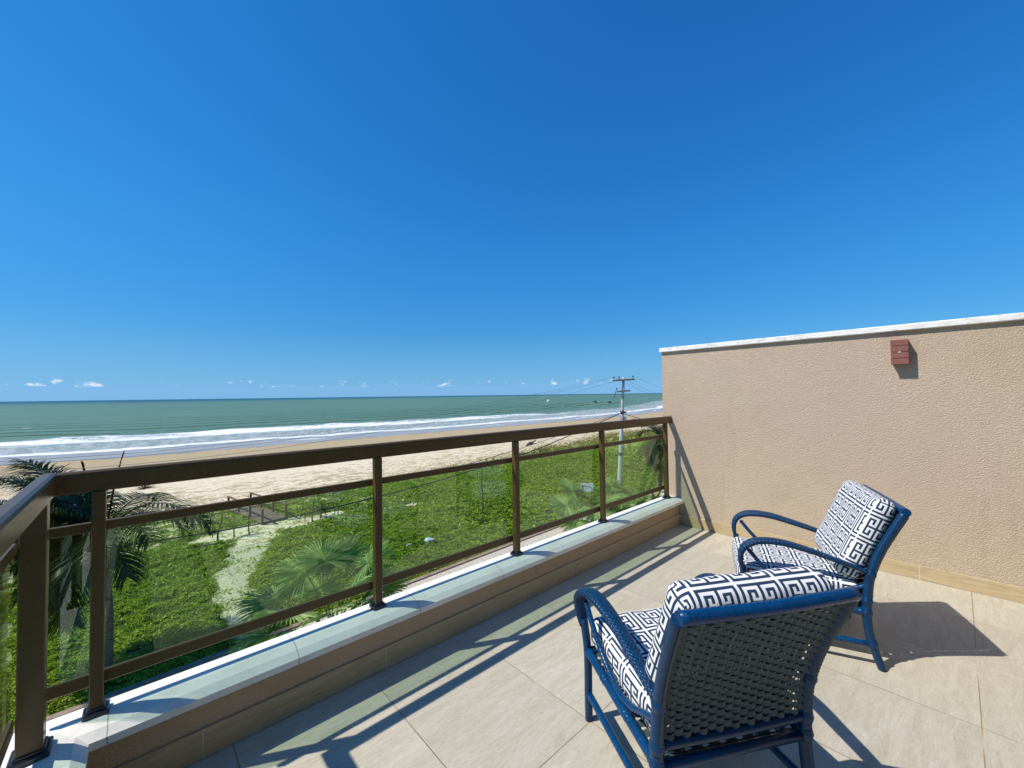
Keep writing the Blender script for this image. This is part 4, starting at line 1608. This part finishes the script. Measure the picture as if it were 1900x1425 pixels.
for pts, w_ in [([(0.05, 0.86), (0.14, 0.72), (0.05, 0.62), (0.16, 0.55)], 0.035), ([(0.14, 0.72), (0.2, 0.8), (0.18, 0.55)], 0.03),
                ([(0.16, 0.55), (0.30, 0.63), (0.46, 0.58), (0.62, 0.60), (0.78, 0.47), (0.9, 0.42)], 0.032),
                ([(0.16, 0.52), (0.12, 0.2)], 0.032), ([(0.24, 0.5), (0.22, 0.16)], 0.025), ([(0.9, 0.42), (0.92, 0.05)], 0.04),
                ([(0.33, 0.62), (0.36, 0.84)], 0.018), ([(0.45, 0.90), (0.53, 0.93)], 0.02), ([(0.53, 0.60), (0.55, 0.74)], 0.02), ([(0.70, 0.78), (0.78, 0.8)], 0.02),
                ([(0.62, 0.60), (0.64, 0.50)], 0.018), ([(0.70, 0.56), (0.72, 0.46)], 0.018),
                ([(0.36, 0.36), (0.40, 0.40)], 0.022), ([(0.46, 0.36), (0.50, 0.36)], 0.022), ([(0.54, 0.38), (0.58, 0.35)], 0.018), ([(0.40, 0.25), (0.42, 0.22)], 0.02),
                ([(0.8, 0.2), (0.88, 0.12)], 0.018)]:
    stroke(pts, w_)
mb.build('lettering', INK, sg)
for u in (0.12, 0.88):
    mb = MB()
    p = A+ex*SW*u-nr*0.045
    mb.beam(p-Vector((0, 0, 0.1)), p+Vector((0, 0, SZ0+SH*0.95)), 0.05, 0.05)
    mb.build('leg', STAKE, sg)

# crumpled plastic bag and scraps
BAG = mat('white_plastic_film', 0.35, 0.4, 0, (0.75, 0.77, 0.8)).m


def crumple(label, loc, sx, sy, sz, seed, cat='bag'):
    rs = np.random.RandomState(seed)
    mb = MB()
    n_, m_ = 12, 8
    for i in range(m_+1):
        for j in range(n_):
            a, e = 2*PI*j/n_, PI*i/m_-PI/2
            k = 1+rs.uniform(-0.5, 0.35)*(0 < i < m_)
            mb.v.append((sx*math.cos(e)*math.cos(a)*k, sy*math.cos(e)*math.sin(a)*k, sz*(math.sin(e)+0.8)*k))
    for i in range(m_):
        for j in range(n_):
            mb.face((i*n_+j, i*n_+(j+1) % n_, (i+1)*n_+(j+1) % n_, (i+1)*n_+j))
    return tag(mb.build('plastic_bag', BAG, None, loc), label, cat, 'litter in the field')


gz = lambda x, y: float(ground_h(np.array([x]), np.array([y]))[0])
crumple('crumpled white plastic bag lying in the green field', (10.66, 17.82, gz(10.66, 17.82)+0.08), 0.27, 0.17, 0.075, 1)
crumple('tiny white scrap of plastic in the grass left of the crumpled bag', (9.71, 18.17, gz(9.71, 18.17)+0.1), 0.11, 0.05, 0.05, 2)

# driftwood and a dry bush on the beach
mb = MB()
mb.tube([(-1.9, -0.9, 0.1), (-0.8, -0.3, 0.28), (0.5, 0.35, 0.22), (2.0, 0.95, 0.45)], [0.10, 0.18, 0.16, 0.06], 9, 6)
mb.tube([(0.3, 0.2, 0.22), (1.0, 0.1, 0.55)], [0.09, 0.03], 7, 3)
tag(mb.build('driftwood_log', STAKE, None, (43.5, 43.3, GZ)), 'dark driftwood log lying on the pale sand', 'driftwood')
mb = MB()
rng = random.Random(12)
for i in range(150):
    a, e = rng.uniform(0, 2*PI), D(rng.uniform(5, 85))
    L = rng.uniform(0.4, 0.85)
    d = Vector((math.cos(a)*math.cos(e)*1.5, math.sin(a)*math.cos(e), math.sin(e)*0.8))
    mb.strip([Vector((0, 0, 0)), d*L*0.6, d*L+Vector((0, 0, -0.06))], [0.02, 0.015, 0.003], [Vector((-math.sin(a), math.cos(a), 0.3))]*3)
DRYB = mat('dry_brush', 0.9, 0.1, 0, (0.17, 0.11, 0.055)).m
tag(mb.build('dry_bush', DRYB, None, (0.39, 46.1, GZ)), 'small dry brown bush on the pale beach sand', 'bush')

# ------------------------------------------------------------------ utility pole and cables
t = mat('grey_concrete', 0.85, 0.25)
n = t.noise(t.scale(t.pos, (3, 3, 1)), 3.0, 5, 0.65)
t.put(t.b.inputs['Base Color'], t.ramp(n, [(0.3, (0.36, 0.36, 0.35)), (0.65, (0.52, 0.52, 0.51))]))
CONC = t.m
t = mat('crossarm_wood', 0.8, 0.2, 0, (0.16, 0.13, 0.11))
XARM = t.m
INSUL = mat('dark_porcelain', 0.3, 0.5, 0, (0.03, 0.028, 0.03)).m
PB = Vector((22.96, 15.0, GZ))
up_ = tag(empty('utility_pole', PB), 'leaning pale concrete utility pole with wooden crossarms in front of the beach', 'utility pole')
ptop = Vector((23.14, 14.53, 2.5))-PB
mb = MB()
mb.tube([(0, 0, -0.3), ptop*0.5, ptop], [0.165, 0.125, 0.085], 16, 4)
mb.build('pole', CONC, up_)
for a, c, s_ in (((22.58, 15.03, 2.29), (23.63, 14.06, 2.36), 0.10), ((22.79, 14.86, 1.57), (23.43, 14.27, 1.63), 0.09)):
    sft = Vector((-0.08, -0.09, 0))
    mb = MB()
    mb.beam(Vector(a)-PB+sft, Vector(c)-PB+sft, s_, s_)
    mb.build('crossarm', XARM, up_)
ins = [(22.62, 14.91, 2.34), (22.86, 14.68, 2.36), (23.52, 14.07, 2.40), (22.76, 14.80, 1.62)]
for p in ins:
    mb = MB()
    q = Vector(p)-PB
    mb.tube([q, q+Vector((0, 0, 0.10)), q+Vector((0, 0, 0.12)), q+Vector((0, 0, 0.17)), q+Vector((0, 0, 0.2))], [0.018, 0.018, 0.05, 0.045, 0.02], 8)
    mb.build('insulator', INSUL, up_)
mb = MB()
q = ptop*0.695
mb.box(tuple(q+Vector((0.06, -0.17, -0.22))), tuple(q+Vector((0.26, 0.03, 0.05))), bev=0.01)
mb.build('junction_box', CONC, up_)
for f, nm in ((0.735, 'bracket'), (0.42, 'bracket')):
    mb = MB()
    q = ptop*f
    mb.tube([q-Vector((0, 0, 0.12)), q+Vector((0, 0, 0.12))], 0.155-0.05*f, 14)
    mb.box(tuple(q+Vector((-0.22, -0.2, -0.05))), tuple(q+Vector((0.22, -0.12, 0.05))), bev=0.01)
    mb.build(nm, INSUL, up_)
mb = MB()
rng = random.Random(2)
for k in range(3):
    pts = [Vector((22.72, 14.86, 1.6))-PB]
    for j in range(5):
        pts.append(pts[-1]+Vector((rng.uniform(-.12, .06), rng.uniform(-.06, .06), rng.uniform(-.22, .12))))
    mb.tube(pts, 0.008, 5, 4)
mb.build('loose_wire', INSUL, up_)

BLK = mat('cable_rubber', 0.5, 0.3, 0, (0.03, 0.03, 0.035)).m
WIRE = mat('wire_metal', 0.5, 0.4, 0.3, (0.16, 0.18, 0.2)).m


def line(label, pts, r_, mt, group):
    mb = MB()
    mb.tube(pts, r_, 6, 6, cap=False)
    return tag(mb.build('overhead_wire', mt), label, 'wire', group)


top_l = [(16.3, 14.9, 1.60), (9.2, 15.0, 0.71), (4.8, 15.1, 0.25), (1.7, 15.2, 0.04), (-1.5, 15.2, 0.02), (-6, 15.2, 0.25), (-14, 15.2, 1.1), (-26, 15.2, 2.6)]
lw = 'overhead power wires'
line('topmost thin power wire running left from the crossarm over the sea', [(22.62, 14.91, 2.54)]+top_l, 0.0055, WIRE, lw)
line('middle thin power wire running left from the crossarm over the sea', [(22.86, 14.68, 2.56)]+[(x+0.2, y-0.3, z-0.06) for x, y, z in top_l], 0.0055, WIRE, lw)
line('lowest thin power wire running left from the crossarm over the sea', [(23.52, 14.07, 2.60)]+[(x+0.3, y-0.75, z-0.22) for x, y, z in top_l], 0.0055, WIRE, lw)
line('highest power wire running right from the crossarm towards the wall', [(23.52, 14.07, 2.60), (26.0, 14.5, 2.22), (28.2, 14.5, 1.82), (33, 14.6, 1.45), (40, 14.8, 1.6), (52, 15, 2.6)], 0.0055, WIRE, lw)
line('second power wire running right from the crossarm towards the wall', [(22.86, 14.68, 2.56), (25.4, 14.5, 1.82), (28.1, 14.5, 1.30), (33, 14.6, 0.9), (40, 14.8, 1.1), (52, 15, 2.4)], 0.0055, WIRE, lw)
line('lowest power wire running right from the crossarm towards the wall', [(22.62, 14.91, 2.54), (25.4, 14.5, 1.58), (28.1, 14.5, 0.98), (33, 14.6, 0.6), (40, 14.8, 0.9), (52, 15, 2.3)], 0.0055, WIRE, lw)
lw = 'black cables below the crossarms'
line('thick black cable sagging left from the utility pole across the green field', [(22.95, 14.78, 0.12), (19.59, 15.2, -0.71), (16.09, 15.2, -1.39), (13.8, 15.2, -1.72), (9.73, 15.2, -2.19), (7.05, 15.2, -2.40), (4.13, 15.2, -2.54), (1.47, 15.2, -2.54), (-3, 15.2, -2.2), (-12, 15.2, -0.8), (-22, 15.2, 1.0)], 0.024, BLK, lw)
line('thin black cable above the thick one, sagging left from the utility pole', [(23.0, 14.78, 0.18), (17.2, 15.0, -0.85), (11.98, 15.0, -1.55), (9.08, 15.0, -1.78), (5.5, 15.0, -1.92), (3.12, 15.0, -1.95), (1.45, 15.0, -1.97), (-3, 15, -1.75), (-12, 15, -0.5), (-22, 15, 1.3)], 0.012, BLK, lw)
line('black cable dropping right from the utility pole behind the railing', [(23.05, 14.6, 0.16), (25.7, 14.6, -0.36), (28.2, 14.6, -0.75), (33, 14.6, -1.1), (42, 14.6, -0.6)], 0.02, BLK, lw)

# ------------------------------------------------------------------ boats far out
HULLM = mat('dark_hull_paint', 0.5, 0.4, 0, (0.03, 0.04, 0.05)).m


def boat(label, x, y, L, hull_m, rz):
    root = tag(empty('small_boat', (x, y, GZ), rz), label, 'boat', 'small boats on the sea')
    mb = MB()
    secs = []
    for k in range(9):
        u = k/8*2-1
        w_ = 0.19*L*(1-max(0, u)**2.2)*(0.85 if u < -0.8 else 1)
        sh = 0.12*L+0.06*L*max(0, u)**2
        secs.append([(u*L/2, -w_, sh), (u*L/2, -w_*0.7, 0.0), (u*L/2, 0, -0.05*L), (u*L/2, w_*0.7, 0.0), (u*L/2, w_, sh)])
    for k in range(8):
        for j in range(4):
            mb.poly([secs[k][j], secs[k+1][j], secs[k+1][j+1], secs[k][j+1]])
        mb.poly([secs[k][0], secs[k][4], secs[k+1][4], secs[k+1][0]])
    mb.poly(secs[0])
    mb.build('hull', hull_m, root)
    mb = MB()
    mb.box((-0.28*L, -0.11*L, 0.12*L), (0.05*L, 0.11*L, 0.34*L), bev=0.01*L)
    mb.build('cabin', WPAINT if hull_m is WPAINT else HULLM, root)
    mb = MB()
    mb.tube([(0.1*L, 0, 0.1*L), (0.1*L, 0, 0.6*L)], 0.012*L, 6)
    mb.build('mast', WOOD, root)


boat('tiny white boat on the sea, leftmost of three left of the utility pole', 321, 293, 6.5, WPAINT, 0.4)
boat('tiny dark boat on the sea, middle one of three left of the utility pole', 289, 210, 5.0, HULLM, 2.2)
boat('tiny dark boat on the sea, nearest of three to the utility pole', 275, 186, 4.5, HULLM, 1.2)
